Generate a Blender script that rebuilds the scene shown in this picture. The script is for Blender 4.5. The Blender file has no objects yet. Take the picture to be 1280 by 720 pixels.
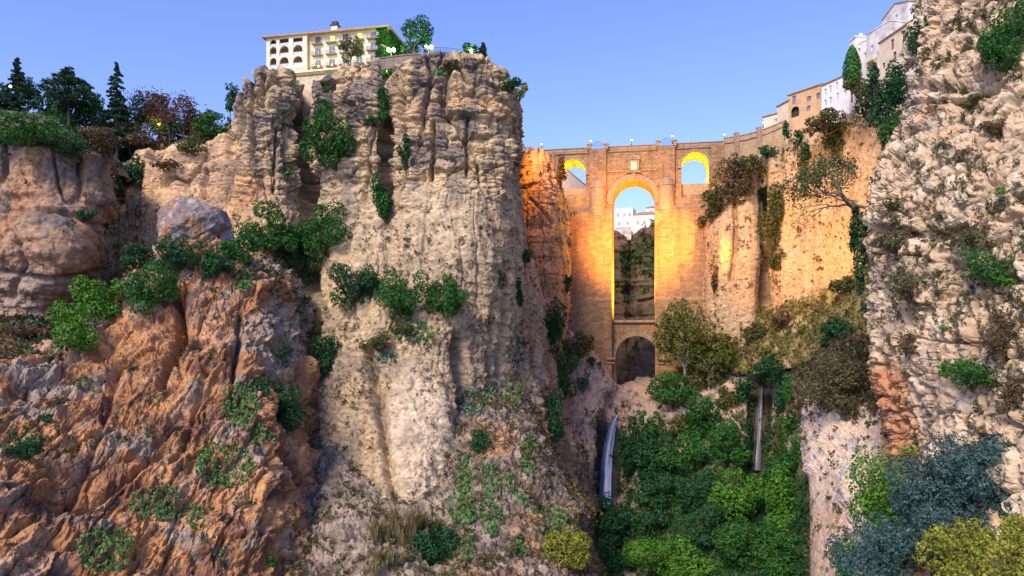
import bpy, math, random
import numpy as np
from mathutils import Vector, Matrix, geometry
from mathutils.bvhtree import BVHTree

SC = bpy.context.scene
COL = SC.collection
R = math.radians

# ------------------------------------------------------------------ camera, sky, sun, exposure
F, HOR = 900.0, 420.0            # focal length and horizon row, in pixels of a 1280 wide frame
cam_d = bpy.data.cameras.new('camera')
cam = bpy.data.objects.new('camera', cam_d)
COL.objects.link(cam)
cam.location = (0, 0, 0)
cam.rotation_euler = (R(90), 0, 0)
cam_d.sensor_width = 36
cam_d.lens = 36 * F / 1280
cam_d.shift_y = (HOR - 360) / 1280
cam_d.clip_start = 0.5
cam_d.clip_end = 6000
SC.camera = cam

SUN_EL, SUN_AZ = 41.0, 210.0     # azimuth clockwise from +Y: behind the camera, to the left
world = bpy.data.worlds.new('World')
SC.world = world
world.use_nodes = True
nt = world.node_tree
nt.nodes.clear()
w_out = nt.nodes.new('ShaderNodeOutputWorld')
w_bg = nt.nodes.new('ShaderNodeBackground')
w_sky = nt.nodes.new('ShaderNodeTexSky')
w_sky.sky_type = 'NISHITA'
w_sky.sun_disc = False
w_sky.sun_elevation = R(SUN_EL)
w_sky.sun_rotation = R(SUN_AZ)
w_sky.air_density = 1.0
w_sky.dust_density = 0.6
w_sky.ozone_density = 3.0
w_tint = nt.nodes.new('ShaderNodeMix')
w_tint.data_type = 'RGBA'
w_tint.blend_type = 'MULTIPLY'
w_tint.inputs['Factor'].default_value = 1.0
w_tint.inputs['B'].default_value = (0.90, 0.875, 1.23, 1)
nt.links.new(w_sky.outputs['Color'], w_tint.inputs['A'])
nt.links.new(w_tint.outputs['Result'], w_bg.inputs['Color'])
w_bg.inputs['Strength'].default_value = 0.104
nt.links.new(w_bg.outputs['Background'], w_out.inputs['Surface'])

sun_d = bpy.data.lights.new('sun', 'SUN')
sun_d.energy = 2.3
sun_d.angle = R(18)
sun_d.color = (1.0, 0.82, 0.62)
sun = bpy.data.objects.new('sun', sun_d)
COL.objects.link(sun)
_sd = Vector((math.sin(R(SUN_AZ)) * math.cos(R(SUN_EL)), math.cos(R(SUN_AZ)) * math.cos(R(SUN_EL)), math.sin(R(SUN_EL))))
sun.rotation_euler = _sd.to_track_quat('Z', 'Y').to_euler()

SC.view_settings.view_transform = 'Standard'
SC.view_settings.look = 'None'
SC.view_settings.exposure = 1.07
SC.view_settings.gamma = 1
SC.render.engine = 'CYCLES'
SC.cycles.use_denoising = True
SC.cycles.max_bounces = 5
SC.cycles.diffuse_bounces = 3
SC.cycles.glossy_bounces = 2
SC.cycles.transmission_bounces = 2

# ------------------------------------------------------------------ helpers
def P(px, py, Y):
    return Vector(((px - 640) / F * Y, Y, (HOR - py) / F * Y))

def tag(o, label=None, cat=None, group=None, kind=None):
    if label: o['label'] = label
    if cat: o['category'] = cat
    if group: o['group'] = group
    if kind: o['kind'] = kind
    return o

def empty(name, loc, label=None, cat=None, group=None):
    o = bpy.data.objects.new(name, None)
    o.empty_display_size = 0.5
    o.location = loc
    COL.objects.link(o)
    return tag(o, label, cat, group)

def mesh_np(name, V, faces, mat, parent=None, smooth=False, attrs=None):
    """V (n,3) world coordinates, faces (m,k) int array of one face size, or list of tuples."""
    me = bpy.data.meshes.new(name)
    V = np.asarray(V, dtype=np.float64)
    if isinstance(faces, np.ndarray):
        m, k = faces.shape
        me.vertices.add(len(V)); me.loops.add(m * k); me.polygons.add(m)
        me.vertices.foreach_set('co', V.astype(np.float32).ravel())
        me.loops.foreach_set('vertex_index', faces.astype(np.int32).ravel())
        me.polygons.foreach_set('loop_start', np.arange(0, m * k, k, dtype=np.int32))
        me.update(calc_edges=True)
    else:
        me.from_pydata([tuple(v) for v in V], [], faces)
        me.update()
    me.polygons.foreach_set('use_smooth', [smooth] * len(me.polygons))
    for nm, (typ, dom, arr) in (attrs or {}).items():
        a = me.attributes.new(nm, typ, dom)
        a.data.foreach_set('color' if typ == 'FLOAT_COLOR' else 'value', np.asarray(arr, dtype=np.float32).ravel())
    if mat: me.materials.append(mat)
    o = bpy.data.objects.new(name, me)
    COL.objects.link(o)
    if parent is not None:
        o.parent = parent
        o.matrix_parent_inverse = Matrix.Translation(-parent.location)
    return o

class MB:
    """collects boxes, bars, tubes and prisms in world space and links them as one mesh object"""
    def __init__(s): s.v = []; s.f = []
    def add(s, vs, fs):
        n = len(s.v); s.v += [tuple(v) for v in vs]; s.f += [tuple(i + n for i in f) for f in fs]
    def box(s, o, a, b, c):
        """corner o and three edge vectors"""
        o, a, b, c = Vector(o), Vector(a), Vector(b), Vector(c)
        vs = [o, o + a, o + a + b, o + b, o + c, o + a + c, o + a + b + c, o + b + c]
        fs = [(0, 3, 2, 1), (4, 5, 6, 7), (0, 1, 5, 4), (1, 2, 6, 5), (2, 3, 7, 6), (3, 0, 4, 7)]
        if a.cross(b).dot(c) < 0: fs = [f[::-1] for f in fs]
        s.add(vs, fs)
    def tube(s, pts, rad, n=6, cap=True):
        pts = [Vector(p) for p in pts]
        if not hasattr(rad, '__len__'): rad = [rad] * len(pts)
        base = len(s.v); ref = Vector((0.3, 0.2, 1))
        for i, p in enumerate(pts):
            t = (pts[min(i + 1, len(pts) - 1)] - pts[max(i - 1, 0)]).normalized()
            u = t.cross(ref)
            if u.length < 1e-3: u = t.cross(Vector((1, 0, 0)))
            u.normalize(); w = t.cross(u)
            for k in range(n):
                a = 2 * math.pi * k / n
                s.v.append(tuple(p + (u * math.cos(a) + w * math.sin(a)) * rad[i]))
        for i in range(len(pts) - 1):
            for k in range(n):
                a = base + i * n + k; b = base + i * n + (k + 1) % n
                s.f.append((a, b, b + n, a + n))
        if cap:
            s.f.append(tuple(base + k for k in range(n))[::-1])
            s.f.append(tuple(base + (len(pts) - 1) * n + k for k in range(n)))
    def lathe(s, o, prof, n=12):
        """prof: (radius, height) pairs, turned about the vertical through o"""
        o = Vector(o); base = len(s.v)
        for r, h in prof:
            for k in range(n):
                a = 2 * math.pi * k / n
                s.v.append((o.x + r * math.cos(a), o.y + r * math.sin(a), o.z + h))
        for i in range(len(prof) - 1):
            for k in range(n):
                a = base + i * n + k; b = base + i * n + (k + 1) % n
                s.f.append((a, b, b + n, a + n))
        s.f.append(tuple(base + k for k in range(n))[::-1])
        s.f.append(tuple(base + (len(prof) - 1) * n + k for k in range(n)))
    def slab(s, o, u, w, loops, thick):
        """flat outline with holes (loops[0] outer) in the plane (o; u, w), extruded along thick"""
        pts = []; fl = []
        for lp in loops:
            fl.append(list(range(len(pts), len(pts) + len(lp)))); pts += [Vector(p) for p in lp]
        if len(loops) == 1:
            tri = [tuple(t) for t in geometry.tessellate_polygon([[Vector((p[0], p[1], 0)) for p in loops[0]]])]
            vs2 = pts
        else:
            res = geometry.delaunay_2d_cdt(pts, [], fl, 0, 1e-5)
            vs2, tri = res[0], [tuple(f) for f in res[2]]
            def inside(p, lp):
                c = False; j = len(lp) - 1
                for i in range(len(lp)):
                    xi, yi = lp[i]; xj, yj = lp[j]
                    if (yi > p[1]) != (yj > p[1]) and p[0] < (xj - xi) * (p[1] - yi) / (yj - yi) + xi: c = not c
                    j = i
                return c
            keep = []
            for t in tri:
                c = sum((vs2[i] for i in t), Vector((0, 0))) / len(t)
                if inside(c, loops[0]) and not any(inside(c, h) for h in loops[1:]): keep.append(t)
            tri = keep
        o, u, w, th = Vector(o), Vector(u), Vector(w), Vector(thick)
        front = [o + u * p[0] + w * p[1] for p in vs2]
        n = len(front)
        fs = []
        sgn = u.cross(w).dot(th)
        for t in tri:
            a = geometry.normal([Vector((vs2[i][0], vs2[i][1], 0)) for i in t]).z
            t = t if (a > 0) == (sgn < 0) else t[::-1]
            fs.append(t); fs.append(tuple(i + n for i in t[::-1]))
        s.add(front + [p + th for p in front], fs)
        for lp in loops:
            m = len(lp); q = [o + u * p[0] + w * p[1] for p in lp]
            area = sum(lp[i][0] * lp[(i + 1) % m][1] - lp[(i + 1) % m][0] * lp[i][1] for i in range(m))
            s.add(q + [p + th for p in q], [(i, (i + 1) % m, (i + 1) % m + m, i + m) for i in range(m)])
    def build(s, name, mat, parent=None, smooth=False):
        return mesh_np(name, np.array(s.v), s.f, mat, parent, smooth)

def tri_hash(ix, iy, iz, seed):
    M = np.uint32
    h = (ix.astype(np.int64).astype(M) * M(374761393)) ^ (iy.astype(np.int64).astype(M) * M(668265263)) ^ (iz.astype(np.int64).astype(M) * M(2147483647)) ^ M((seed * 2654435761) & 0xFFFFFFFF)
    h ^= h >> M(15); h *= M(2246822519); h ^= h >> M(13); h *= M(3266489917); h ^= h >> M(16)
    return h

def noise(p, seed=0):
    """gradient noise, about -1..1; p (n,3)"""
    i = np.floor(p); f = p - i
    i = i.astype(np.int64)
    u = f * f * f * (f * (f * 6 - 15) + 10)
    out = np.zeros(len(p))
    for dx in (0, 1):
        wx = u[:, 0] if dx else 1 - u[:, 0]
        for dy in (0, 1):
            wy = u[:, 1] if dy else 1 - u[:, 1]
            for dz in (0, 1):
                wz = u[:, 2] if dz else 1 - u[:, 2]
                h = tri_hash(i[:, 0] + dx, i[:, 1] + dy, i[:, 2] + dz, seed)
                gx = (h & np.uint32(1023)) / 511.5 - 1
                gy = ((h >> np.uint32(10)) & np.uint32(1023)) / 511.5 - 1
                gz = ((h >> np.uint32(20)) & np.uint32(1023)) / 511.5 - 1
                out += wx * wy * wz * (gx * (f[:, 0] - dx) + gy * (f[:, 1] - dy) + gz * (f[:, 2] - dz))
    return out * 1.5

def fbm(p, octv=4, seed=0, gain=0.5):
    s = np.zeros(len(p)); a = 1.0; t = 0
    for k in range(octv):
        s += a * noise(p * (2.03 ** k) + k * 17.3, seed + k); t += a; a *= gain
    return s / t

def ridged(p, octv=4, seed=0, gain=0.55):
    s = np.zeros(len(p)); a = 1.0; t = 0
    for k in range(octv):
        s += a * (1 - np.abs(noise(p * (2.07 ** k) + k * 11.9, seed + k)) * 1.6); t += a; a *= gain
    return s / t

def voro(p, seed=0):
    """distance to nearest and second nearest scattered point, and that cell's random number"""
    i = np.floor(p).astype(np.int64)
    d1 = np.full(len(p), 9.0); d2 = np.full(len(p), 9.0); cid = np.zeros(len(p))
    for dx in (-1, 0, 1):
        for dy in (-1, 0, 1):
            for dz in (-1, 0, 1):
                jx, jy, jz = i[:, 0] + dx, i[:, 1] + dy, i[:, 2] + dz
                h = tri_hash(jx, jy, jz, seed)
                qx = jx + (h & np.uint32(1023)) / 1023.0
                qy = jy + ((h >> np.uint32(10)) & np.uint32(1023)) / 1023.0
                qz = jz + ((h >> np.uint32(20)) & np.uint32(1023)) / 1023.0
                d = np.sqrt((p[:, 0] - qx) ** 2 + (p[:, 1] - qy) ** 2 + (p[:, 2] - qz) ** 2)
                c = d < d1
                d2 = np.where(c, d1, np.minimum(d2, d))
                cid = np.where(c, (h % np.uint32(997)) / 997.0, cid)
                d1 = np.where(c, d, d1)
    return d1, d2, cid

def sstep(a, b, x):
    t = np.clip((x - a) / (b - a), 0, 1)
    return t * t * (3 - 2 * t)

def polydist(px, py, line):
    """distance in pixels to a polyline"""
    d = np.full(px.shape, 1e9)
    for (ax, ay), (bx, by) in zip(line[:-1], line[1:]):
        vx, vy = bx - ax, by - ay
        t = np.clip(((px - ax) * vx + (py - ay) * vy) / (vx * vx + vy * vy + 1e-9), 0, 1)
        d = np.minimum(d, np.hypot(px - ax - t * vx, py - ay - t * vy))
    return d

def blob(px, py, cx, cy, rx, ry):
    return np.exp(-((px - cx) / rx) ** 2 - ((py - cy) / ry) ** 2)

# ------------------------------------------------------------------ materials
def mat_new(name):
    m = bpy.data.materials.new(name); m.use_nodes = True
    b = m.node_tree.nodes['Principled BSDF']
    return m, m.node_tree, b

def plain(name, col, rough=0.8, metal=0.0, var=0.15, scale=1.5, emit=None, estr=0.0, spec=0.3):
    m, t, b = mat_new(name)
    tc = t.nodes.new('ShaderNodeTexCoord')
    n = t.nodes.new('ShaderNodeTexNoise'); n.inputs['Scale'].default_value = scale; n.inputs['Detail'].default_value = 6
    r = t.nodes.new('ShaderNodeValToRGB')
    r.color_ramp.elements[0].position = 0.3; r.color_ramp.elements[1].position = 0.7
    r.color_ramp.elements[0].color = tuple(c * (1 - var) for c in col) + (1,)
    r.color_ramp.elements[1].color = tuple(min(1, c * (1 + var)) for c in col) + (1,)
    t.links.new(tc.outputs['Object'], n.inputs['Vector'])
    t.links.new(n.outputs['Fac'], r.inputs['Fac'])
    t.links.new(r.outputs['Color'], b.inputs['Base Color'])
    b.inputs['Roughness'].default_value = rough
    b.inputs['Metallic'].default_value = metal
    b.inputs['Specular IOR Level'].default_value = spec
    if emit:
        b.inputs['Emission Color'].default_value = tuple(emit) + (1,)
        b.inputs['Emission Strength'].default_value = estr
    return m

def rock_mat(name, scale=1.0, bump=0.5, contrast=0.35):
    """rock: colour from the 'rock' attribute, broken up by procedural grain; bumped finer than the mesh"""
    m, t, b = mat_new(name)
    at = t.nodes.new('ShaderNodeAttribute'); at.attribute_name = 'rock'
    tc = t.nodes.new('ShaderNodeTexCoord')
    n = t.nodes.new('ShaderNodeTexNoise'); n.inputs['Scale'].default_value = 0.9 * scale
    n.inputs['Detail'].default_value = 10; n.inputs['Roughness'].default_value = 0.72
    mr = t.nodes.new('ShaderNodeMapRange')
    mr.inputs['From Min'].default_value = 0.3; mr.inputs['From Max'].default_value = 0.7
    mr.inputs['To Min'].default_value = 1 - contrast; mr.inputs['To Max'].default_value = 1 + contrast
    mx = t.nodes.new('ShaderNodeMix'); mx.data_type = 'RGBA'; mx.blend_type = 'MULTIPLY'; mx.inputs['Factor'].default_value = 1
    t.links.new(tc.outputs['Object'], n.inputs['Vector'])
    t.links.new(n.outputs['Fac'], mr.inputs['Value'])
    t.links.new(at.outputs['Color'], mx.inputs['A'])
    t.links.new(mr.outputs['Result'], mx.inputs['B'])
    t.links.new(mx.outputs['Result'], b.inputs['Base Color'])
    b.inputs['Roughness'].default_value = 0.95
    b.inputs['Specular IOR Level'].default_value = 0.15
    n2 = t.nodes.new('ShaderNodeTexNoise'); n2.inputs['Scale'].default_value = 1.7 * scale
    n2.inputs['Detail'].default_value = 8; n2.inputs['Roughness'].default_value = 0.7
    v2 = t.nodes.new('ShaderNodeTexVoronoi'); v2.inputs['Scale'].default_value = 1.3 * scale
    ad = t.nodes.new('ShaderNodeMath'); ad.operation = 'MULTIPLY_ADD'; ad.inputs[1].default_value = 0.45
    t.links.new(tc.outputs['Object'], n2.inputs['Vector']); t.links.new(tc.outputs['Object'], v2.inputs['Vector'])
    t.links.new(v2.outputs['Distance'], ad.inputs[0]); t.links.new(n2.outputs['Fac'], ad.inputs[2])
    bp = t.nodes.new('ShaderNodeBump'); bp.inputs['Strength'].default_value = bump; bp.inputs['Distance'].default_value = 0.9 / scale
    t.links.new(ad.outputs['Value'], bp.inputs['Height'])
    t.links.new(bp.outputs['Normal'], b.inputs['Normal'])
    return m

def leaf_mat(name, cols):
    """leaves: three tones picked leaf by leaf from the 'tone' attribute, a little light let through"""
    m, t, b = mat_new(name)
    at = t.nodes.new('ShaderNodeAttribute'); at.attribute_name = 'tone'
    r = t.nodes.new('ShaderNodeValToRGB')
    e = r.color_ramp.elements
    e[0].position = 0.15; e[0].color = tuple(cols[0]) + (1,)
    e[1].position = 0.95; e[1].color = tuple(cols[2]) + (1,)
    k = e.new(0.55); k.color = tuple(cols[1]) + (1,)
    t.links.new(at.outputs['Fac'], r.inputs['Fac'])
    t.links.new(r.outputs['Color'], b.inputs['Base Color'])
    b.inputs['Roughness'].default_value = 0.65
    b.inputs['Specular IOR Level'].default_value = 0.25
    tr = t.nodes.new('ShaderNodeBsdfTranslucent')
    t.links.new(r.outputs['Color'], tr.inputs['Color'])
    ms = t.nodes.new('ShaderNodeMixShader'); ms.inputs['Fac'].default_value = 0.25
    out = t.nodes['Material Output']
    t.links.new(b.outputs['BSDF'], ms.inputs[1]); t.links.new(tr.outputs['BSDF'], ms.inputs[2])
    t.links.new(ms.outputs['Shader'], out.inputs['Surface'])
    return m

def masonry(name, c1, c2, mortar, bw=1.2, bh=0.6, stain=(0.11, 0.085, 0.065), stain_amt=0.75, bump=0.5):
    """coursed stone blocks with streaks of weathering; meant for the bridge's own flat axes (Generated-free, object space)"""
    m, t, b = mat_new(name)
    tc = t.nodes.new('ShaderNodeTexCoord')
    sp = t.nodes.new('ShaderNodeSeparateXYZ'); t.links.new(tc.outputs['Object'], sp.inputs['Vector'])
    ad = t.nodes.new('ShaderNodeMath'); ad.operation = 'ADD'
    t.links.new(sp.outputs['X'], ad.inputs[0]); t.links.new(sp.outputs['Y'], ad.inputs[1])
    cb = t.nodes.new('ShaderNodeCombineXYZ')
    t.links.new(ad.outputs['Value'], cb.inputs['X']); t.links.new(sp.outputs['Z'], cb.inputs['Y'])
    br = t.nodes.new('ShaderNodeTexBrick')
    br.inputs['Scale'].default_value = 1
    br.inputs['Color1'].default_value = tuple(c1) + (1,); br.inputs['Color2'].default_value = tuple(c2) + (1,)
    br.inputs['Mortar'].default_value = tuple(mortar) + (1,)
    br.inputs['Mortar Size'].default_value = 0.045
    br.inputs['Brick Width'].default_value = bw; br.inputs['Row Height'].default_value = bh
    t.links.new(cb.outputs['Vector'], br.inputs['Vector'])
    n = t.nodes.new('ShaderNodeTexNoise'); n.inputs['Scale'].default_value = 0.35; n.inputs['Detail'].default_value = 9; n.inputs['Roughness'].default_value = 0.7
    mp = t.nodes.new('ShaderNodeMapping'); mp.inputs['Scale'].default_value = (1, 1, 0.22)
    t.links.new(tc.outputs['Object'], mp.inputs['Vector']); t.links.new(mp.outputs['Vector'], n.inputs['Vector'])
    mr = t.nodes.new('ShaderNodeMapRange'); mr.inputs['From Min'].default_value = 0.48; mr.inputs['From Max'].default_value = 0.72
    mr.inputs['To Max'].default_value = stain_amt
    t.links.new(n.outputs['Fac'], mr.inputs['Value'])
    mx = t.nodes.new('ShaderNodeMix'); mx.data_type = 'RGBA'
    mx.inputs['B'].default_value = tuple(stain) + (1,)
    t.links.new(mr.outputs['Result'], mx.inputs['Factor']); t.links.new(br.outputs['Color'], mx.inputs['A'])
    n3 = t.nodes.new('ShaderNodeTexNoise'); n3.inputs['Scale'].default_value = 1.1; n3.inputs['Detail'].default_value = 9; n3.inputs['Roughness'].default_value = 0.75
    t.links.new(tc.outputs['Object'], n3.inputs['Vector'])
    mr3 = t.nodes.new('ShaderNodeMapRange'); mr3.inputs['From Min'].default_value = 0.3; mr3.inputs['From Max'].default_value = 0.7
    mr3.inputs['To Min'].default_value = 0.68; mr3.inputs['To Max'].default_value = 1.25
    t.links.new(n3.outputs['Fac'], mr3.inputs['Value'])
    m2 = t.nodes.new('ShaderNodeMix'); m2.data_type = 'RGBA'; m2.blend_type = 'MULTIPLY'; m2.inputs['Factor'].default_value = 1
    t.links.new(mx.outputs['Result'], m2.inputs['A']); t.links.new(mr3.outputs['Result'], m2.inputs['B'])
    t.links.new(m2.outputs['Result'], b.inputs['Base Color'])
    b.inputs['Roughness'].default_value = 0.92; b.inputs['Specular IOR Level'].default_value = 0.2
    bp = t.nodes.new('ShaderNodeBump'); bp.inputs['Strength'].default_value = bump; bp.inputs['Distance'].default_value = 0.4
    mm = t.nodes.new('ShaderNodeMath'); mm.operation = 'MULTIPLY_ADD'; mm.inputs[1].default_value = -0.5
    t.links.new(br.outputs['Fac'], mm.inputs[0]); t.links.new(n3.outputs['Fac'], mm.inputs[2])
    t.links.new(mm.outputs['Value'], bp.inputs['Height']); t.links.new(bp.outputs['Normal'], b.inputs['Normal'])
    return m

M = {}
M['rock'] = rock_mat('cliff rock', 1.0, 0.55, 0.36)
M['rock_near'] = rock_mat('near cliff rock', 1.8, 0.34, 0.24)
M['rock_soft'] = rock_mat('soil and scree', 1.5, 0.65, 0.40)
M['bridge'] = masonry('bridge stone', (0.43, 0.265, 0.14), (0.29, 0.172, 0.092), (0.25, 0.15, 0.082), 1.7, 0.85)
M['bridge_trim'] = masonry('bridge dressed stone', (0.43, 0.31, 0.21), (0.36, 0.25, 0.165), (0.22, 0.15, 0.1), 0.9, 0.9, stain_amt=0.45)
M['ochre_wall'] = masonry('ochre retaining wall', (0.50, 0.36, 0.22), (0.44, 0.31, 0.185), (0.33, 0.23, 0.14), 1.0, 0.5, stain_amt=0.35)
M['parapet'] = masonry('grey parapet stone', (0.30, 0.26, 0.21), (0.25, 0.215, 0.175), (0.16, 0.14, 0.115), 0.9, 0.4, stain=(0.1, 0.09, 0.08))
M['white'] = plain('white limewash', (0.78, 0.75, 0.72), 0.9, var=0.12, scale=0.5)
M['white_old'] = plain('weathered limewash', (0.56, 0.54, 0.52), 0.9, var=0.4, scale=0.35)
M['cream'] = plain('cream render', (0.68, 0.58, 0.42), 0.9, var=0.12, scale=0.5)
M['ochre'] = plain('ochre render', (0.55, 0.36, 0.2), 0.9, var=0.2, scale=0.4)
M['hotel'] = plain('pale hotel render', (0.66, 0.60, 0.48), 0.9, var=0.1, scale=0.4)
M['tile'] = plain('clay roof tile', (0.36, 0.24, 0.15), 0.85, var=0.35, scale=2)
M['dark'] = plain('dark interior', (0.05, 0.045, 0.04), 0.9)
M['iron'] = plain('dark iron', (0.035, 0.035, 0.04), 0.5, 0.6)
M['iron_blue'] = plain('blue grey ironwork', (0.10, 0.13, 0.28), 0.5, 0.3)
M['glass'] = plain('window glass', (0.20, 0.25, 0.40), 0.12, var=0.3, scale=0.8, spec=0.8)
M['glass_lit'] = plain('lit window glass', (0.5, 0.5, 0.15), 0.3, emit=(0.85, 0.95, 0.25), estr=0.7)
M['frame'] = plain('white painted frame', (0.78, 0.77, 0.74), 0.6)
M['wood'] = plain('brown painted wood', (0.22, 0.09, 0.045), 0.6)
M['bulb'] = plain('street lamp globe', (0.9, 1, 0.85), 0.4, emit=(0.75, 1.0, 0.6), estr=9)
M['bulb_warm'] = plain('warm lamp globe', (1, 0.8, 0.4), 0.4, emit=(1.0, 0.50, 0.05), estr=2.2)
M['bulb_dim'] = plain('pale lamp globe', (0.9, 0.9, 0.85), 0.4, emit=(1.0, 0.93, 0.8), estr=1.6)
M['bark'] = plain('bark', (0.14, 0.10, 0.075), 0.95, var=0.4, scale=3)
M['bark_pale'] = plain('pale bark', (0.34, 0.30, 0.25), 0.95, var=0.3, scale=3)
M['bark_dark'] = plain('dark bark', (0.07, 0.055, 0.045), 0.95, var=0.4, scale=3)
M['bark_grey'] = plain('grey brown bark', (0.17, 0.13, 0.11), 0.95, var=0.3, scale=3)
M['path'] = plain('grey path surface', (0.28, 0.28, 0.30), 0.9, var=0.2, scale=1)
L = {}
def leaves(k, *cols): L[k] = leaf_mat(k + ' leaves', cols)
leaves('green', (0.012, 0.058, 0.014), (0.036, 0.145, 0.026), (0.11, 0.30, 0.05))
leaves('deep', (0.009, 0.042, 0.020), (0.024, 0.100, 0.034), (0.07, 0.20, 0.06))
leaves('bright', (0.030, 0.105, 0.014), (0.085, 0.24, 0.026), (0.20, 0.42, 0.06))
leaves('olive', (0.039, 0.052, 0.016), (0.098, 0.111, 0.033), (0.208, 0.215, 0.072))
leaves('brown', (0.052, 0.039, 0.021), (0.130, 0.091, 0.046), (0.260, 0.195, 0.098))
leaves('straw', (0.130, 0.104, 0.046), (0.260, 0.215, 0.098), (0.442, 0.377, 0.195))
leaves('blue', (0.018, 0.052, 0.050), (0.056, 0.120, 0.112), (0.17, 0.285, 0.26))
leaves('gold', (0.035, 0.055, 0.012), (0.10, 0.13, 0.024), (0.25, 0.24, 0.05))
leaves('yellow', (0.091, 0.117, 0.013), (0.247, 0.273, 0.033), (0.494, 0.481, 0.078))
leaves('pear', (0.020, 0.080, 0.022), (0.055, 0.175, 0.045), (0.15, 0.31, 0.09))
leaves('pear_blue', (0.020, 0.075, 0.045), (0.055, 0.155, 0.095), (0.14, 0.27, 0.18))
leaves('grass', (0.075, 0.085, 0.018), (0.19, 0.18, 0.045), (0.36, 0.31, 0.10))
leaves('scrub', (0.055, 0.055, 0.028), (0.135, 0.125, 0.062), (0.27, 0.24, 0.13))
leaves('russet', (0.052, 0.023, 0.021), (0.117, 0.047, 0.034), (0.208, 0.091, 0.052))
leaves('conifer', (0.009, 0.031, 0.022), (0.025, 0.070, 0.040), (0.062, 0.132, 0.070))

# ------------------------------------------------------------------ terrain: cliffs and slopes as lofted surfaces with modelled relief
def pchip(Y, t):
    """monotone cubic through Y[0..K-1] (axis 0) at parameters t"""
    K = len(Y)
    d = Y[1:] - Y[:-1]
    m = np.zeros_like(Y)
    if K > 2:
        a, b = d[:-1], d[1:]
        ok = (a * b) > 0
        with np.errstate(divide='ignore', invalid='ignore'):
            h = 2 * a * b / (a + b)
        m[1:-1] = np.where(ok, np.nan_to_num(h), 0)
    m[0], m[-1] = d[0], d[-1]
    i = np.clip(np.floor(t).astype(int), 0, K - 2)
    s = (t - i).reshape((-1,) + (1,) * (Y.ndim - 1))
    s2, s3 = s * s, s * s * s
    return (2 * s3 - 3 * s2 + 1) * Y[i] + (s3 - 2 * s2 + s) * m[i] + (-2 * s3 + 3 * s2) * Y[i + 1] + (s3 - s2) * m[i + 1]

def spans(C, axis, step, wstep):
    C = np.moveaxis(C, axis, 0)
    t = [0.0]
    for k in range(len(C) - 1):
        pl = np.percentile(np.hypot(C[k + 1][..., 0] - C[k][..., 0], C[k + 1][..., 1] - C[k][..., 1]), 70)
        dl = np.median(np.abs(C[k + 1][..., 2] - C[k][..., 2]))
        n = max(2, int(math.ceil(max(pl / step, dl / wstep))))
        t += [k + (j + 1) / n for j in range(n)]
    return np.array(t)

SURF = {}
def patch(name, cols, mat, disp, color, step=1.6, wstep=1.0, cap=None, label=None, key=None, cat='cliff', smooth=False):
    C = np.array(cols, dtype=float)                      # (nc, K, 3)
    tu, tv = spans(C, 0, step, wstep), spans(C, 1, step, wstep)
    G = pchip(C, tu)                                     # (U, K, 3)
    G = pchip(np.moveaxis(G, 1, 0), tv)                  # (V, U, 3)
    B = np.stack([(G[..., 0] - 640) / F * G[..., 2], G[..., 2], (HOR - G[..., 1]) / F * G[..., 2]], -1)
    if cap:
        top = B[0]
        rows = [top + np.array([0, b, z]) + np.stack([top[:, 0] / np.maximum(top[:, 1], 1) * b * 0.35, 0 * top[:, 0], 0 * top[:, 0]], -1) for b, z in reversed(cap)]
        B = np.concatenate([np.array(rows), B], 0)
    V, U = B.shape[:2]
    gu = np.gradient(B, axis=1); gv = np.gradient(B, axis=0)
    Nn = np.cross(gu, gv); Nn /= np.linalg.norm(Nn, axis=-1, keepdims=True) + 1e-9
    if (Nn * B).sum(-1).mean() > 0: Nn = -Nn; flip = True
    else: flip = False
    p = B.reshape(-1, 3); n = Nn.reshape(-1, 3)
    px = 640 + F * p[:, 0] / np.maximum(p[:, 1], 1); py = HOR - F * p[:, 2] / np.maximum(p[:, 1], 1)
    d = disp(p, px, py)
    q = p + n * d[:, None]
    c = np.clip(color(p, px, py, d), 0.01, 0.9)
    idx = np.arange(V * U).reshape(V, U)
    a, b_, c_, d_ = idx[:-1, :-1], idx[:-1, 1:], idx[1:, 1:], idx[1:, :-1]
    f = np.stack([a, b_, c_, d_] if flip else [a, d_, c_, b_], -1).reshape(-1, 4)
    rgba = np.concatenate([c, np.ones((len(c), 1))], 1)
    o = mesh_np(name, q, f, mat, None, smooth, {'rock': ('FLOAT_COLOR', 'POINT', rgba)})
    tag(o, label, cat, None, 'structure')
    SURF[key or o.name] = dict(o=o, q=q, n=n, px=px, py=py, U=U, V=V)
    return o

def mixc(c, col, w):
    w = np.clip(w, 0, 1)[:, None]
    return c * (1 - w) + np.array(col)[None, :] * w

def tile(col, n):
    return np.repeat(np.array(col, dtype=float)[None, :], n, 0)

def sc3(p, x, y, z):
    return p * np.array([1 / x, 1 / y, 1 / z])

def strata(p, seed, period, warp=2.0):
    """bedded ledges: level bands that wander a little, sharp underneath"""
    z = p[:, 2] + warp * noise(sc3(p, 28, 28, 28), seed) + 0.5 * noise(sc3(p, 6, 6, 6), seed + 1)
    q = np.stack([p[:, 0] / 45, p[:, 1] / 45, z / period], -1)
    n = noise(q, seed + 2) + 0.5 * noise(q * 2.6 + 5, seed + 3)
    return np.tanh(2.6 * n)

def joints(p, seed, wx, hz, w=0.05):
    """narrow upright cracks"""
    c = np.abs(noise(sc3(p + 0.8 * np.stack([noise(p / 5, seed + 9)] * 3, -1), wx, wx, hz), seed))
    return np.exp(-(c / w) ** 2)

def beds(p, seed, per, w=0.07):
    z = p[:, 2] + 1.5 * noise(p / 22, seed + 4)
    c = np.abs(noise(np.stack([p[:, 0] / 30, p[:, 1] / 30, z / per], -1), seed))
    return np.exp(-(c / w) ** 2)

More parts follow.
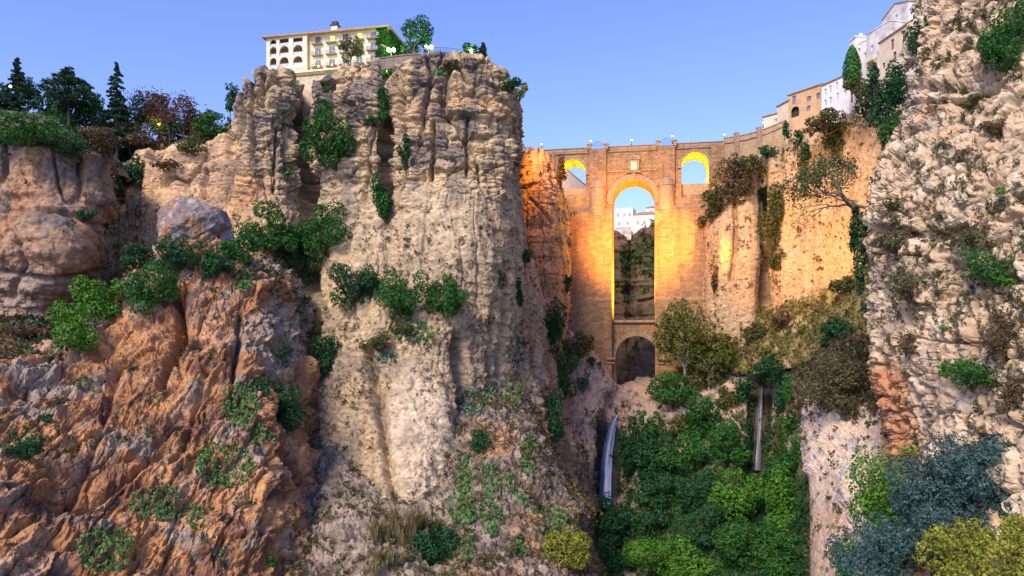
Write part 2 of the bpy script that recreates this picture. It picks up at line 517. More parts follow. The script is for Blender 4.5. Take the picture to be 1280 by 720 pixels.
def lumps(p, size, seed):
    d1, d2, cid = voro(p / size + 0.35 * np.stack([noise(p / size * 1.3, seed + 5), noise(p / size * 1.3, seed + 6), noise(p / size * 1.3, seed + 7)], -1), seed)
    return 1 - np.minimum(d1, 1.1) ** 1.5, np.minimum(d2 - d1, 0.4) / 0.4, cid

# ---- the main cliff in the middle of the view
main_cols = [
 [(98,275,232),(94,340,230),(90,420,222),(90,640,215)],
 [(128,238,203),(122,300,198),(118,420,192),(115,640,185)],
 [(160,205,198),(155,280,193),(150,420,187),(150,640,180)],
 [(205,188,194),(203,260,189),(200,420,182),(200,640,172)],
 [(255,178,192),(252,250,187),(250,420,180),(250,640,168)],
 [(284,158,190),(280,240,185),(282,420,178),(290,640,165)],
 [(301,110,189),(300,220,183),(305,420,176),(310,640,160)],
 [(325,93,189),(325,210,182),(330,420,174),(340,640,156)],
 [(350,92,191),(350,210,184),(355,420,174),(365,640,154)],
 [(370,108,198),(371,215,191),(372,420,178),(385,640,154)],
 [(384,119,203),(382,220,194),(385,420,177),(400,640,152)],
 [(403,99,194),(400,210,186),(405,400,172),(415,640,150)],
 [(434,82,191),(434,200,183),(436,400,169),(440,640,147)],
 [(470,79,191),(470,200,182),(472,400,167),(470,640,145)],
 [(484,86,193),(482,200,185),(490,400,168),(490,640,144)],
 [(502,77,189),(502,200,181),(510,400,167),(510,640,146)],
 [(545,70,187),(548,200,179),(548,400,168),(535,640,150)],
 [(590,76,188),(595,200,180),(590,400,174),(552,640,160)],
 [(624,92,191),(628,200,184),(622,400,181),(590,640,172)],
 [(640,106,197),(641,200,191),(642,400,191),(640,640,184)],
 [(644,122,207),(646,210,203),(660,420,203),(690,640,195)],
 [(647,150,222),(650,230,222),(682,440,226),(725,640,215)],
 [(648,185,245),(655,260,248),(700,470,250),(750,640,240)]]
MC = [([(384,118),(378,150),(380,190),(386,230),(384,285)], 6, 6.0), ([(484,84),(479,120),(485,150),(481,200),(482,242)], 4.5, 4.5),
      ([(541,152),(542,185),(540,222)], 2.5, 2.6), ([(585,150),(583,185),(584,218)], 2.2, 1.6), ([(503,92),(506,118),(500,150)], 2.2, 1.6),
      ([(552,110),(554,142)], 2.5, 1.6), ([(314,94),(318,130),(314,170),(310,205)], 2.6, 2.6), ([(331,97),(330,135)], 3, 1.8), ([(357,150),(358,215)], 3.2, 2.6),
      ([(283,165),(286,205)], 2.5, 1.6), ([(255,212),(251,245)], 3, 1.8), ([(346,160),(343,240)], 2.2, 1.4),
      ([(418,104),(416,150),(420,210)], 2.4, 1.5), ([(572,425),(575,490),(571,545),(562,610),(556,660)], 7, 5.0),
      ([(462,440),(472,490),(480,540),(490,600),(500,640)], 5, 2.6), ([(380,300),(392,380),(386,440),(380,500)], 6, 3.0),
      ([(628,330),(628,400),(622,470)], 3, 1.8), ([(612,380),(612,470)], 2.5, 1.5), ([(640,290),(643,370),(648,460)], 3.5, 2.5),
      ([(652,200),(656,280),(668,380),(672,470)], 4, 3.0), ([(503,158),(504,225)], 3, 2.0)]
def main_disp(p, px, py):
    up = 1 - sstep(200, 290, py)
    low = sstep(330, 440, py)
    side = sstep(640, 655, px)
    pale = blob(px, py, 525, 560, 45, 95)
    d = 2.2 * fbm(sc3(p, 24, 24, 30), 3, 11)
    d += (0.55 + 0.5 * up) * (ridged(sc3(p, 7, 7, 42), 3, 21) - 0.55) * 2.2
    lf = sstep(330, 270, px)
    d += up * (1 - .6 * lf) * (0.42 * strata(p, 31, 3.8) + 0.10 * strata(p, 35, 1.1, 1.0)) * (.55 + .9 * sstep(-.2, .4, noise(p / 14, 33)))
    d += (0.25 * strata(p, 38, 3.5)) * (1 - up)
    d -= up * (2.4 * joints(p, 41, 11, 60, 0.04) + (1 - .5 * lf) * (0.8 * beds(p, 45, 4.2) + 0.45 * beds(p, 46, 2.0, 0.07)))
    d -= (1 - up) * 0.6 * joints(p, 42, 7, 30, 0.05) * (1 - pale)
    l1, e1, c1 = lumps(p, 2.2, 51)
    l2, e2, c2 = lumps(p, 0.9, 52)
    d += (.3 * low * (1 - .8 * pale)) * ((c1 - .5) * .9 + (c2 - .5) * .5) - (.2 * low) * (1 - .7 * pale) * (1 - e1)
    rough = 0.16 + 0.62 * low * (1 - 0.75 * pale) + 0.25 * side
    d += rough * (0.8 * l1 + 0.45 * l2)
    d += 0.42 * fbm(sc3(p, 1.9, 1.9, 1.5), 5, 61, .62) + up * .45 * (ridged(sc3(p, 2.4, 2.4, 1.6), 4, 62, .65) - .5)
    v1 = voro(sc3(p, 5.5, 5.5, 4.2) + .15 * np.stack([noise(p / 2, 64)] * 3, -1), 63); v2 = voro(sc3(p, 2.6, 2.6, 1.5), 67)
    d += (.12 + .88 * up) * (1 - .8 * pale) * (1 - .75 * lf) * (1.5 * (v1[2] - .5) - .7 * np.exp(-((v1[1] - v1[0]) / .06) ** 2)) + (.1 + .5 * up) * (1 - .6 * lf) * .8 * (v2[2] - .5)
    pit = np.clip(noise(p / 1.1, 65) - 0.42, 0, 1)
    d -= pit * 1.8 * (1 - up) * sstep(205, 250, py)
    d += side * 1.4 * (ridged(sc3(p, 3.5, 3.5, 40), 3, 71) - 0.5)
    # features read off the photograph
    d += 3.2 * blob(px, py, 455, 118, 25, 22) + 1.6 * blob(px, py, 335, 125, 22, 30)
    led = sstep(149, 146, py + 2 * np.sin(px / 17)) * sstep(400, 415, px) * sstep(648, 630, px)
    d += 0.9 * led
    for (x0, y0, x1, y1, x2, y2) in ((505,118,560,92,635,122), (515,140,570,112,640,142), (500,100,550,82,620,100)):
        t = np.clip((px - x0) / (x2 - x0), 0, 1)
        yc = (1 - t) ** 2 * y0 + 2 * t * (1 - t) * (y1 + (y1 - (y0 + y2) / 2) * .3) + t * t * y2
        d -= 1.3 * np.exp(-((py - yc) / 1.8) ** 2) * sstep(x0, x0 + 14, px) * sstep(x2, x2 - 8, px)
    d -= 2.6 * blob(px, py, 527, 225, 15, 6) + 2.5 * blob(px, py, 305, 236, 7, 17) + 2.0 * blob(px, py, 445, 228, 18, 6) + 2.2 * blob(px, py, 322, 225, 10, 8)
    d += 2.0 * blob(px, py, 590, 330, 40, 60) + 4.5 * pale
    wob = 2.5 * noise(p / 4, 81)
    for line, w, dep in MC:
        d -= 1.45 * dep * np.exp(-(polydist(px + wob, py, line) / w) ** 2)
    return d
def main_col(p, px, py, d):
    n = len(p); lf = sstep(330, 270, px)
    up = 1 - sstep(190, 300, py)
    low = sstep(350, 450, py)
    c = tile((0.52, 0.395, 0.235), n)
    c = mixc(c, (0.66, 0.455, 0.265), sstep(330, 270, px) * sstep(150, 200, py))
    c = mixc(c, (0.50, 0.27, 0.13), 0.7 * blob(px, py, 300, 240, 40, 40) + 0.45 * blob(px, py, 450, 140, 25, 6) + 0.4 * blob(px, py, 560, 135, 60, 8))
    c = mixc(c, (0.52, 0.415, 0.27), 0.8 * blob(px, py, 540, 280, 110, 80))
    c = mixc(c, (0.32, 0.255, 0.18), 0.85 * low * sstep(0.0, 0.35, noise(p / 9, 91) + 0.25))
    c = mixc(c, (0.63, 0.51, 0.355), 0.95 * sstep(0.25, 0.7, blob(px, py, 525, 560, 48, 100)))
    c = mixc(c, (0.50, 0.29, 0.15), 0.75 * blob(px, py, 560, 590, 14, 60))
    st = fbm(sc3(p, 5, 5, 26), 4, 93) + 0.45 * fbm(sc3(p, 16, 16, 2.5), 3, 95)
    c = mixc(c, (0.145, 0.13, 0.125), (0.36 + 0.5 * up * (1 - .75 * lf)) * sstep(-0.02, 0.36, st + 0.10 * up))
    c = mixc(c, (0.17, 0.155, 0.165), 0.85 * sstep(-0.2, 0.3, noise(sc3(p, 8, 8, 12), 98)) * np.clip(blob(px, py, 335, 125, 55, 50) + .8 * blob(px, py, 455, 115, 30, 35), 0, 1))
    c = mixc(c, (0.37, 0.20, 0.115), 0.85 * sstep(636, 652, px) * sstep(0.35, -0.25, noise(sc3(p, 5, 5, 20), 97)))
    c = mixc(c, (0.46, 0.26, 0.13), 0.6 * blob(px, py, 620, 340, 16, 70) * sstep(-0.2, 0.2, noise(sc3(p, 3, 3, 12), 99)))
    sp = sstep(0.30, 0.5, noise(p / 0.8, 101)) * sstep(230, 330, py)
    c = mixc(c, (0.13, 0.115, 0.095), 0.75 * sp * (1 - 0.6 * blob(px, py, 525, 570, 40, 90)))
    c = mixc(c, (0.10, 0.09, 0.09), up * (1 - .5 * lf) * .65 * sstep(.1, .45, noise(np.stack([p[:, 0] / 9, p[:, 1] / 9, (p[:, 2] + 1.5 * noise(p / 22, 49)) / .9], -1), 106)))
    c *= (1 + 0.26 * noise(sc3(p, 2.2, 2.2, 1.2), 103) + .16 * noise(p / .6, 104))[:, None]
    return c
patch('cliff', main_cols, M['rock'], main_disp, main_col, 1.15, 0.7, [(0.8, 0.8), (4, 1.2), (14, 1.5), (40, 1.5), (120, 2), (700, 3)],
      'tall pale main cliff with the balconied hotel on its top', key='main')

# ---- the foreground red slope
red_cols = [
 [(-60,444,133),(-60,447,127),(-60,520,112),(-60,600,98),(-60,770,84)],
 [(0,444,134),(0,447,128),(0,520,113),(0,600,99),(0,770,85)],
 [(50,444,138),(50,449,131),(45,520,116),(40,600,102),(35,770,87)],
 [(88,420,150),(85,428,140),(80,510,121),(75,600,106),(70,770,90)],
 [(132,382,156),(130,392,146),(125,490,126),(120,600,109),(115,770,92)],
 [(172,342,162),(170,352,151),(165,470,130),(165,600,112),(160,770,95)],
 [(207,305,165),(205,318,154),(205,460,132),(205,600,114),(200,770,97)],
 [(245,292,166),(245,305,156),(245,450,134),(245,600,116),(240,770,99)],
 [(285,306,167),(285,317,157),(285,450,136),(285,600,118),(280,770,102)],
 [(320,326,168),(320,337,158),(320,460,138),(325,600,121),(320,770,105)],
 [(350,342,174),(350,354,165),(350,470,148),(360,600,130),(365,770,112)],
 [(374,370,182),(376,380,174),(376,480,157),(380,600,140),(395,770,119)],
 [(392,400,196),(394,408,186),(394,500,170),(398,610,154),(420,770,130)]]
def slant(p, a, b):
    """coordinates along and across furrows that run down to the left"""
    al = (-0.42 * p[:, 0] + 0.25 * p[:, 1] - 0.87 * p[:, 2]); ac = (0.87 * p[:, 0] + 0.1 * p[:, 1] - 0.42 * p[:, 2])
    return np.stack([ac / a, p[:, 1] / (a * 3), al / b], -1)
def red_disp(p, px, py):
    w = p + 0.9 * np.stack([noise(p / 4, 205), noise(p / 4, 206), noise(p / 4, 207)], -1)
    d = 2.4 * fbm(p / 13, 3, 201) + 2.6 * (ridged(slant(w, 5.5, 26), 4, 211) - 0.5) + 1.1 * (ridged(slant(w, 1.6, 9), 3, 215) - 0.5)
    l1, e1, c1 = lumps(p, 2.0, 221); l2, e2, c2 = lumps(p, 0.75, 222)
    rk = sstep(0.1, 0.45, noise(p / 7, 225) + 0.8 * sstep(60, 10, py - crest(px)))
    d += (0.1 + 0.55 * rk) * l1 + (0.1 + 0.3 * rk) * l2
    sv = voro(slant(w, 3.2, 8), 233); sv2 = voro(slant(w, 1.3, 3), 234)
    d += 1.5 * (sv[2] - .5) - .6 * np.exp(-((sv[1] - sv[0]) / .07) ** 2) + .6 * (sv2[2] - .5) + .3 * (c1 - .5) + .25 * (c2 - .5) + 0.2 * fbm(p / 1.0, 4, 231)
    d -= 2.6 * blob(px, py, 215, 395, 18, 30) + 3.5 * blob(px, py, 100, 625, 40, 22) + 2.0 * blob(px, py, 225, 420, 8, 60)
    d += 2.0 * blob(px, py, 250, 660, 60, 30) - 1.5 * blob(px, py, 265, 640, 40, 8)
    for line, wd, dep in (([(216,352),(222,390),(217,440),(205,490)], 4.5, 5.0), ([(300,392),(296,440),(292,470)], 3.5, 2.6), ([(95,640),(160,600),(215,560)], 5, 1.6), ([(150,470),(120,560),(80,640)], 4, 1.6), ([(260,470),(230,560),(190,620)], 4, 1.5), ([(295,430),(290,500)], 4, 1.4), ([(0,480),(60,475),(95,455)], 5, -1.2), ([(375,400),(372,470),(382,560)], 4, 1.8)):
        d -= dep * np.exp(-(polydist(px + 2.5 * noise(p / 3, 241), py, line) / wd) ** 2)
    return d
def crest(px):
    return np.interp(px, [-60, 0, 50, 85, 130, 170, 205, 245, 285, 320, 350, 378], [446, 446, 449, 428, 392, 352, 318, 305, 317, 337, 354, 380])
def red_col(p, px, py, d):
    n = len(p)
    c = tile((0.38, 0.192, 0.088), n)
    c = mixc(c, (0.51, 0.275, 0.125), sstep(-0.1, 0.45, noise(p / 11, 251)))
    c = mixc(c, (0.46, 0.30, 0.20), 0.8 * sstep(0.05, 0.4, noise(slant(p, 3, 10), 253)))
    c = mixc(c, (0.17, 0.08, 0.055), 0.8 * sstep(0.05, 0.4, noise(p / 6, 254)))
    g = noise(p / 7, 225) + 0.9 * sstep(70, 5, py - crest(px)) * (0.5 + 0.5 * noise(p / 3, 256)) + 0.5 * blob(px, py, 40, 500, 70, 50) + 0.6 * blob(px, py, 215, 660, 80, 22) + 0.45 * blob(px, py, 330, 430, 60, 60) + 0.55 * blob(px, py, 270, 560, 70, 20)
    c = mixc(c, (0.27, 0.205, 0.15), sstep(0.44, 0.68, g + 0.75 * noise(p / 1.5, 257)))
    c = mixc(c, (0.40, 0.335, 0.28), 0.7 * sstep(0.55, 0.85, g + 0.7 * noise(p / 1.0, 258)))
    c = mixc(c, (0.36, 0.285, 0.225), .85 * sstep(.45, .75, blob(px + 6 * noise(p / 3, 255), py, 345, 425, 42, 62)))
    c = mixc(c, (0.125, 0.10, 0.09), 0.75 * sstep(0.30, 0.6, noise(p / 1.3, 259) + 0.3 * noise(p / 6, 260)))
    c *= (1 + 0.25 * noise(p / 0.9, 263))[:, None]
    return c
patch('slope', red_cols, M['rock_soft'], red_disp, red_col, 1.25, 0.7, None, 'furrowed red earth slope in the left foreground', key='red', cat='slope')

# ---- grey scree and rough ground at the foot of the main cliff
tal_cols = [
 [(345,556,156),(350,640,131),(352,700,119),(355,800,104)],
 [(400,530,166),(400,620,142),(400,690,124),(400,800,105)],
 [(450,560,160),(450,630,141),(450,690,122),(450,800,104)],
 [(500,600,157),(500,650,138),(500,700,121),(500,800,103)],
 [(545,590,160),(540,645,140),(540,700,122),(540,800,103)],
 [(566,500,172),(576,590,147),(580,680,124),(580,800,104)],
 [(606,476,181),(615,560,153),(620,670,126),(625,800,105)],
 [(640,484,186),(650,560,159),(660,670,130),(665,800,107)],
 [(662,520,193),(684,590,166),(700,680,136),(705,800,111)],
 [(678,560,203),(708,618,178),(727,690,146),(745,800,117)],
 [(690,600,218),(722,648,200),(738,700,168),(785,800,124)],
 [(700,640,240),(724,680,222),(744,730,190),(800,810,140)]]
def tal_disp(p, px, py):
    d = 2.2 * fbm(p / 11, 3, 301)
    l1, e1, c1 = lumps(p, 2.1, 311); l2, e2, c2 = lumps(p, 0.8, 312)
    d += .4 * (c1 - .5) + .35 * (c2 - .5) - .35 * (1 - e1) + 1.0 * l1 + 0.6 * l2 + 0.8 * (ridged(sc3(p, 3, 3, 12), 3, 315) - 0.5) + 0.25 * fbm(p / 0.9, 4, 321)
    d -= 3.5 * blob(px, py, 548, 700, 25, 40) + 2.0 * blob(px, py, 600, 560, 16, 9) + 2 * blob(px, py, 680, 640, 10, 20)
    d += 1.8 * blob(px, py, 712, 645, 20, 22) + 1.5 * blob(px, py, 420, 640, 40, 60)
    return d
def tal_col(p, px, py, d):
    n = len(p)
    c = tile((0.28, 0.23, 0.18), n)
    c = mixc(c, (0.40, 0.33, 0.26), sstep(0.0, 0.4, noise(p / 3, 331) + 0.5 * noise(p / 0.9, 332)))
    c = mixc(c, (0.46, 0.255, 0.125), 0.9 * sstep(0.25, 0.8, blob(px, py, 615, 555, 35, 24)) + 0.7 * sstep(0.1, 0.5, noise(p / 6, 333)) * sstep(560, 600, px))
    c = mixc(c, (0.40, 0.21, 0.115), 0.8 * sstep(400, 360, px + 14 * noise(p / 4, 335)))
    c = mixc(c, (0.13, 0.10, 0.085), 0.75 * sstep(0.12, 0.45, noise(p / 2.4, 336) + 0.3 * sstep(560, 590, px)))
    c *= (1 + 0.25 * noise(p / 0.8, 338))[:, None]
    return c
patch('slope', tal_cols, M['rock_soft'], tal_disp, tal_col, 1.3, 0.7, None, 'rough grey scree with prickly pears below the main cliff', key='talus', cat='slope')

# ---- left cliff with the ledge under it
lef_cols = [
 [(-70,155,150),(-70,230,147),(-70,310,143),(-70,395,146),(-70,446,126)],
 [(0,168,150),(0,240,147),(0,315,142),(0,395,146),(0,446,127)],
 [(45,174,151),(45,250,147),(45,325,142),(45,397,147),(45,447,129)],
 [(90,187,153),(90,260,149),(85,320,145),(75,393,151),(70,440,136)],
 [(122,190,158),(124,250,155),(106,315,152),(90,395,158),(92,430,150)],
 [(135,197,168),(136,245,166),(120,300,165),(98,395,170),(100,430,165)],
 [(137,207,190),(137,255,190),(123,310,190),(103,400,195),(104,440,190)]]
def lef_disp(p, px, py):
    ledge = sstep(392, 405, py)
    d = 2.6 * fbm(p / 16, 3, 401) * (1 - 0.6 * ledge)
    l1, e1, c1 = lumps(sc3(p, 1, 1, 0.7), 2.6, 411); l2, e2, c2 = lumps(p, 0.8, 412)
    d += (1 - ledge) * (0.9 * l1 + 0.7 * (ridged(sc3(p, 5, 5, 30), 3, 415) - 0.5) + 0.6 * strata(p, 417, 3.0)) + 0.35 * l2 + 0.25 * fbm(p, 4, 421)
    d += (1 - ledge) * (2.4 * blob(px, py, 60, 300, 60, 45) - 1.8 * np.exp(-((py - 338 - 6 * np.sin(px / 30)) / 3) ** 2) - 1.2 * np.exp(-((py - 268 - (px - 40) * .15) / 3) ** 2))
    d -= (1 - ledge) * (1.2 * joints(p, 425, 9, 40, 0.05)) + 2.0 * blob(px, py, 75, 238, 10, 8) + 1.6 * blob(px, py, 100, 200, 4, 40)
    return d
def lef_col(p, px, py, d):
    n = len(p)
    c = tile((0.34, 0.225, 0.15), n)
    c = mixc(c, (0.40, 0.215, 0.12), 0.8 * sstep(-0.05, 0.4, noise(sc3(p, 8, 8, 12), 431)))
    c = mixc(c, (0.13, 0.12, 0.12), 0.8 * sstep(-0.08, 0.34, fbm(sc3(p, 6, 6, 9), 4, 433) + 0.35 * sstep(240, 180, py)))
    c = mixc(c, (0.31, 0.245, 0.20), 0.8 * sstep(335, 345, py) * sstep(395, 385, py))
    c = mixc(c, (0.18, 0.12, 0.075), 0.9 * sstep(390, 402, py))
    c *= (1 + 0.3 * noise(p / 1.0, 435))[:, None]
    return c
patch('cliff', lef_cols, M['rock'], lef_disp, lef_col, 1.3, 0.8, [(0.8, .6), (4, 1.2), (9, 1.4), (14, -2)], 'bulging brown cliff at the left edge of the view', key='left')

# ---- wooded hilltop behind the left cliffs
hill_cols = [[(x, a + 110, ya - 8), (x, a, ya), (x + sx, b, yb), (x + sx, c_, 300), (x, 300, 900)] for x, a, ya, sx, b, yb, c_ in
 ((-150,175,154,0,138,186,230), (-60,175,154,0,138,186,230), (10,172,156,0,140,186,232), (60,182,160,0,146,190,236), (98,205,184,0,165,200,238), (128,250,209,5,186,218,240), (158,222,204,0,180,216,240), (205,196,199,0,176,212,240), (260,186,196,0,168,212,238), (300,170,196,0,150,214,232), (340,150,206,0,140,222,225))]
patch('hillside', hill_cols, M['rock_soft'], lambda p, px, py: 1.2 * fbm(p / 9, 4, 501) + 0.4 * fbm(p / 1.5, 3, 502),
      lambda p, px, py, d: mixc(mixc(tile((0.16, 0.12, 0.08), len(p)), (0.08, 0.09, 0.04), sstep(-.1, .3, noise(p / 5, 511))), (0.30, 0.23, 0.17), sstep(.2, .5, noise(p / 3, 512))),
      2.0, 2.0, None, 'wooded hillside behind the left cliffs', key='hill', cat='hill')

# ---- rock pinnacle in front of the left end of the bridge
pin_cols = [
 [(628,215,285),(626,280,282),(626,350,280),(632,440,276),(640,520,272)],
 [(646,196,270),(644,270,266),(646,350,263),(652,430,260),(660,520,256)],
 [(658,190,264),(656,260,258),(658,340,254),(664,425,252),(672,520,248)],
 [(672,188,262),(672,260,255),(676,340,251),(682,420,250),(690,520,246)],
 [(686,198,263),(690,262,257),(694,340,253),(698,415,252),(706,520,248)],
 [(697,222,267),(704,270,264),(707,340,262),(708,410,261),(716,520,256)],
 [(702,238,276),(711,280,276),(711,340,275),(711,410,274),(722,520,270)]]
def pin_disp(p, px, py):
    d = 1.5 * fbm(p / 9, 3, 601) + 1.2 * (ridged(sc3(p, 5, 5, 34), 3, 611) - 0.5) + 0.3 * strata(p, 621, 4.5) + 0.35 * fbm(p / 1.6, 4, 625)
    d -= 0.6 * beds(p, 627, 5.0) + 0.9 * joints(p, 628, 6, 40, 0.05)
    d += 0.35 * lumps(p, 1.5, 629)[0]
    d -= 1.8 * np.exp(-(polydist(px, py, [(664, 250), (676, 262), (690, 280)]) / 2.0) ** 2) + 1.4 * np.exp(-(polydist(px, py, [(652, 235), (672, 228), (694, 248)]) / 1.6) ** 2)
    return d
def pin_col(p, px, py, d):
    c = tile((0.40, 0.25, 0.14), len(p))
    c = mixc(c, (0.21, 0.155, 0.12), 0.8 * sstep(0.0, 0.4, fbm(sc3(p, 4, 4, 10), 4, 631)))
    c = mixc(c, (0.44, 0.24, 0.125), 0.7 * sstep(300, 340, py))
    c *= (1 + 0.25 * noise(p / 1.2, 633))[:, None]
    return c
patch('cliff', pin_cols, M['rock'], pin_disp, pin_col, 1.1, 0.8, [(1.5, 1.2), (5, 1.5), (10, 0)], 'round topped rock pinnacle before the left end of the bridge', key='pin')

# ---- floodlit cliff to the right of the bridge
rig_cols = [
 [(858,262,284),(858,340,284),(858,420,283),(858,500,280)],
 [(872,252,277),(870,330,276),(868,410,275),(868,480,274)],
 [(884,246,274),(880,325,272),(878,405,271),(876,470,270)],
 [(899,235,269),(893,318,265),(890,400,262),(888,455,261)],
 [(915,222,267),(915,308,261),(915,390,259),(915,445,258)],
 [(936,205,266),(938,300,260),(939,380,258),(940,430,257)],
 [(950,198,269),(952,300,267),(953,370,266),(954,420,264)],
 [(965,188,264),(968,290,260),(969,360,258),(970,410,256)],
 [(990,180,258),(993,280,254),(994,350,251),(995,400,249)],
 [(1020,168,249),(1025,275,243),(1025,345,241),(1025,390,239)],
 [(1055,150,237),(1060,265,230),(1060,335,228),(1060,375,226)],
 [(1095,128,223),(1100,255,216),(1100,325,214),(1100,362,212)],
 [(1160,105,206),(1165,245,200),(1165,315,198),(1165,350,196)]]
def rig_disp(p, px, py):
    lf = sstep(975, 955, px)
    up = sstep(260, 220, py)
    d = 1.5 * fbm(sc3(p, 18, 18, 22), 3, 701) + (0.6 + 0.6 * lf) * (ridged(sc3(p, 8, 8, 50), 3, 711) - 0.5)
    d += (0.1 + 0.25 * up) * strata(p, 721, 3.8) + 0.3 * fbm(p / 1.8, 4, 725) + 0.12 * lumps(p, 1.6, 726)[0]
    d -= np.clip(noise(p / 1.2, 727) - 0.45, 0, 1) * 2
    d += 2.6 * blob(px, py, 905, 320, 12, 70) + 3.0 * blob(px, py, 932, 310, 14, 80)
    for line, w, dep in (([(917,236),(920,290),(914,350)], 2.6, 2.6), ([(952,215),(953,300),(956,390),(950,410)], 4.5, 6), ([(1018,235),(1012,300),(1010,345),(1014,365)], 2.2, 2.2),
                         ([(880,300),(876,340),(878,400)], 2.4, 2), ([(1003,190),(1006,230),(1008,255)], 4, 2.4), ([(975,180),(980,230)], 2.6, 1.8), ([(1022,245),(1024,300)], 1.8, .8)):
        d -= dep * np.exp(-(polydist(px + 1.5 * noise(p / 4, 731), py, line) / w) ** 2)
    return d
def rig_col(p, px, py, d):
    c = tile((0.50, 0.355, 0.215), len(p))
    c = mixc(c, (0.30, 0.225, 0.165), 0.7 * sstep(0.0, 0.4, fbm(sc3(p, 5, 5, 16), 4, 741) + 0.3 * sstep(260, 210, py) * sstep(1000, 960, px)))
    c = mixc(c, (0.53, 0.34, 0.19), 0.6 * sstep(0, 0.4, noise(p / 9, 742)))
    c = mixc(c, (0.30, 0.26, 0.09), 0.7 * blob(px, py, 1000, 268, 22, 12) * sstep(-.2, .2, noise(p / 2, 744)))
    c = mixc(c, (0.16, 0.12, 0.08), 0.8 * sstep(0.36, 0.5, noise(p / 1.0, 745)))
    c *= (1 + 0.2 * noise(sc3(p, 1.5, 1.5, 1), 746))[:, None]
    return c
patch('cliff', rig_cols, M['rock'], rig_disp, rig_col, 1.2, 0.8, [(1, .8), (4, 1.2), (12, 1.2), (40, 1.5), (700, 3)], 'floodlit golden cliff right of the bridge, under the white town', key='right')

# ---- grassy bank under the golden cliff
ban_cols = [
 [(846,455,284),(850,464,272),(856,478,263)], [(870,446,278),(875,458,268),(884,472,259)], [(892,430,272),(896,448,262),(905,466,255)],
 [(930,402,264),(936,432,252),(945,468,246)], [(975,385,254),(980,420,240),(985,462,233)], [(1020,368,241),(1025,408,224),(1030,442,213)],
 [(1065,350,224),(1070,396,200),(1075,432,188)], [(1110,335,207),(1115,386,180),(1115,432,168)], [(1170,330,196),(1170,380,170),(1170,430,160)]]
patch('slope', ban_cols, M['rock_soft'], lambda p, px, py: 1.3 * fbm(p / 8, 4, 801) + 0.5 * lumps(p, 1.8, 802)[0] + 0.25 * fbm(p, 3, 803),
      lambda p, px, py, d: mixc(mixc(mixc(tile((0.30, 0.25, 0.095), len(p)), (0.42, 0.32, 0.19), sstep(0, .4, noise(p / 6, 811))), (0.10, 0.11, 0.035), sstep(0.05, .4, noise(p / 4, 812))), (0.20, 0.11, 0.07), .7 * sstep(.2, .5, noise(p / 5, 813))) * (1 + .25 * noise(p / .8, 814))[:, None],
      1.4, 0.9, None, 'yellow green grassy bank below the golden cliff', key='bank', cat='slope')

# ---- gorge floor: rock steps of the two falls and the slope below them
gor_cols = [
 [(660,395,268),(665,480,260),(670,560,250),(675,690,238),(679,820,204)],
 [(690,402,264),(690,485,256),(692,560,248),(697,690,236),(701,820,202)],
 [(708,415,263),(706,490,254),(706,560,246),(706,690,234),(710,820,201)],
 [(735,442,263),(733,505,253),(733,570,246),(733,690,232),(737,820,199)],
 [(760,470,265),(750,522,255),(746,580,249),(744,690,236),(748,820,202)],
 [(776,488,268),(762,524,260),(758,588,257),(756,690,240),(760,820,206)],
 [(794,486,267),(780,524,257),(776,590,250),(774,690,236),(778,820,202)],
 [(830,480,265),(825,530,251),(825,600,236),(825,700,220),(829,830,189)],
 [(868,474,262),(865,525,248),(865,600,228),(865,710,203),(869,840,174)],
 [(908,466,257),(910,520,242),(910,590,222),(915,710,194),(919,840,166)],
 [(936,470,250),(934,525,241),(934,595,230),(948,710,190),(952,840,163)],
 [(950,472,249),(948,525,244),(946,600,236),(968,710,188),(972,840,161)],
 [(966,466,245),(966,525,238),(966,600,224),(990,710,182),(994,840,156)],
 [(1000,452,233),(1000,520,222),(1005,600,198),(1030,730,160),(1034,860,137)],
 [(1045,432,216),(1040,500,203),(1040,600,180),(1060,750,148),(1064,880,127)]]
def gor_disp(p, px, py):
    d = 2.0 * fbm(p / 11, 3, 901) + 0.9 * lumps(p, 2.4, 911)[0] + 0.4 * lumps(p, 1.0, 912)[0] + 0.8 * (ridged(sc3(p, 4, 4, 14), 3, 915) - 0.5) + 0.3 * fbm(p / 1.3, 4, 921)
    d -= 5.0 * np.exp(-(polydist(px, py, [(770, 505), (764, 530), (758, 620)]) / 15) ** 2) + 4.0 * np.exp(-(polydist(px, py, [(952, 478), (949, 520), (945, 600)]) / 13) ** 2)
    d += 2.0 * blob(px, py, 800, 510, 25, 12)
    return d
def gor_col(p, px, py, d):
    c = tile((0.42, 0.32, 0.26), len(p))
    c = mixc(c, (0.52, 0.345, 0.24), 0.8 * sstep(-.1, .35, noise(p / 8, 931)))
    c = mixc(c, (0.17, 0.145, 0.135), 0.7 * sstep(0.05, .4, fbm(sc3(p, 3, 3, 9), 4, 932)))
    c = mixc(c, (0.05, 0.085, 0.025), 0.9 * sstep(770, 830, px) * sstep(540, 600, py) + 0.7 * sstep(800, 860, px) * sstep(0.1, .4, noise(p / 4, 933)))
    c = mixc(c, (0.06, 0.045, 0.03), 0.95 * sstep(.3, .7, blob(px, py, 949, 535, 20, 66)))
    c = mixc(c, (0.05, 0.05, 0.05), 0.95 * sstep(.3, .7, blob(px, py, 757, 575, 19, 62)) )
    c *= (1 + .25 * noise(p, 934))[:, None]
    return c
patch('gorge_floor', gor_cols, M['rock_soft'], gor_disp, gor_col, 1.3, 0.9, [(2, .5), (8, .8), (16, 1)], 'rock steps of the gorge with two waterfalls', key='gorge', cat='gorge')

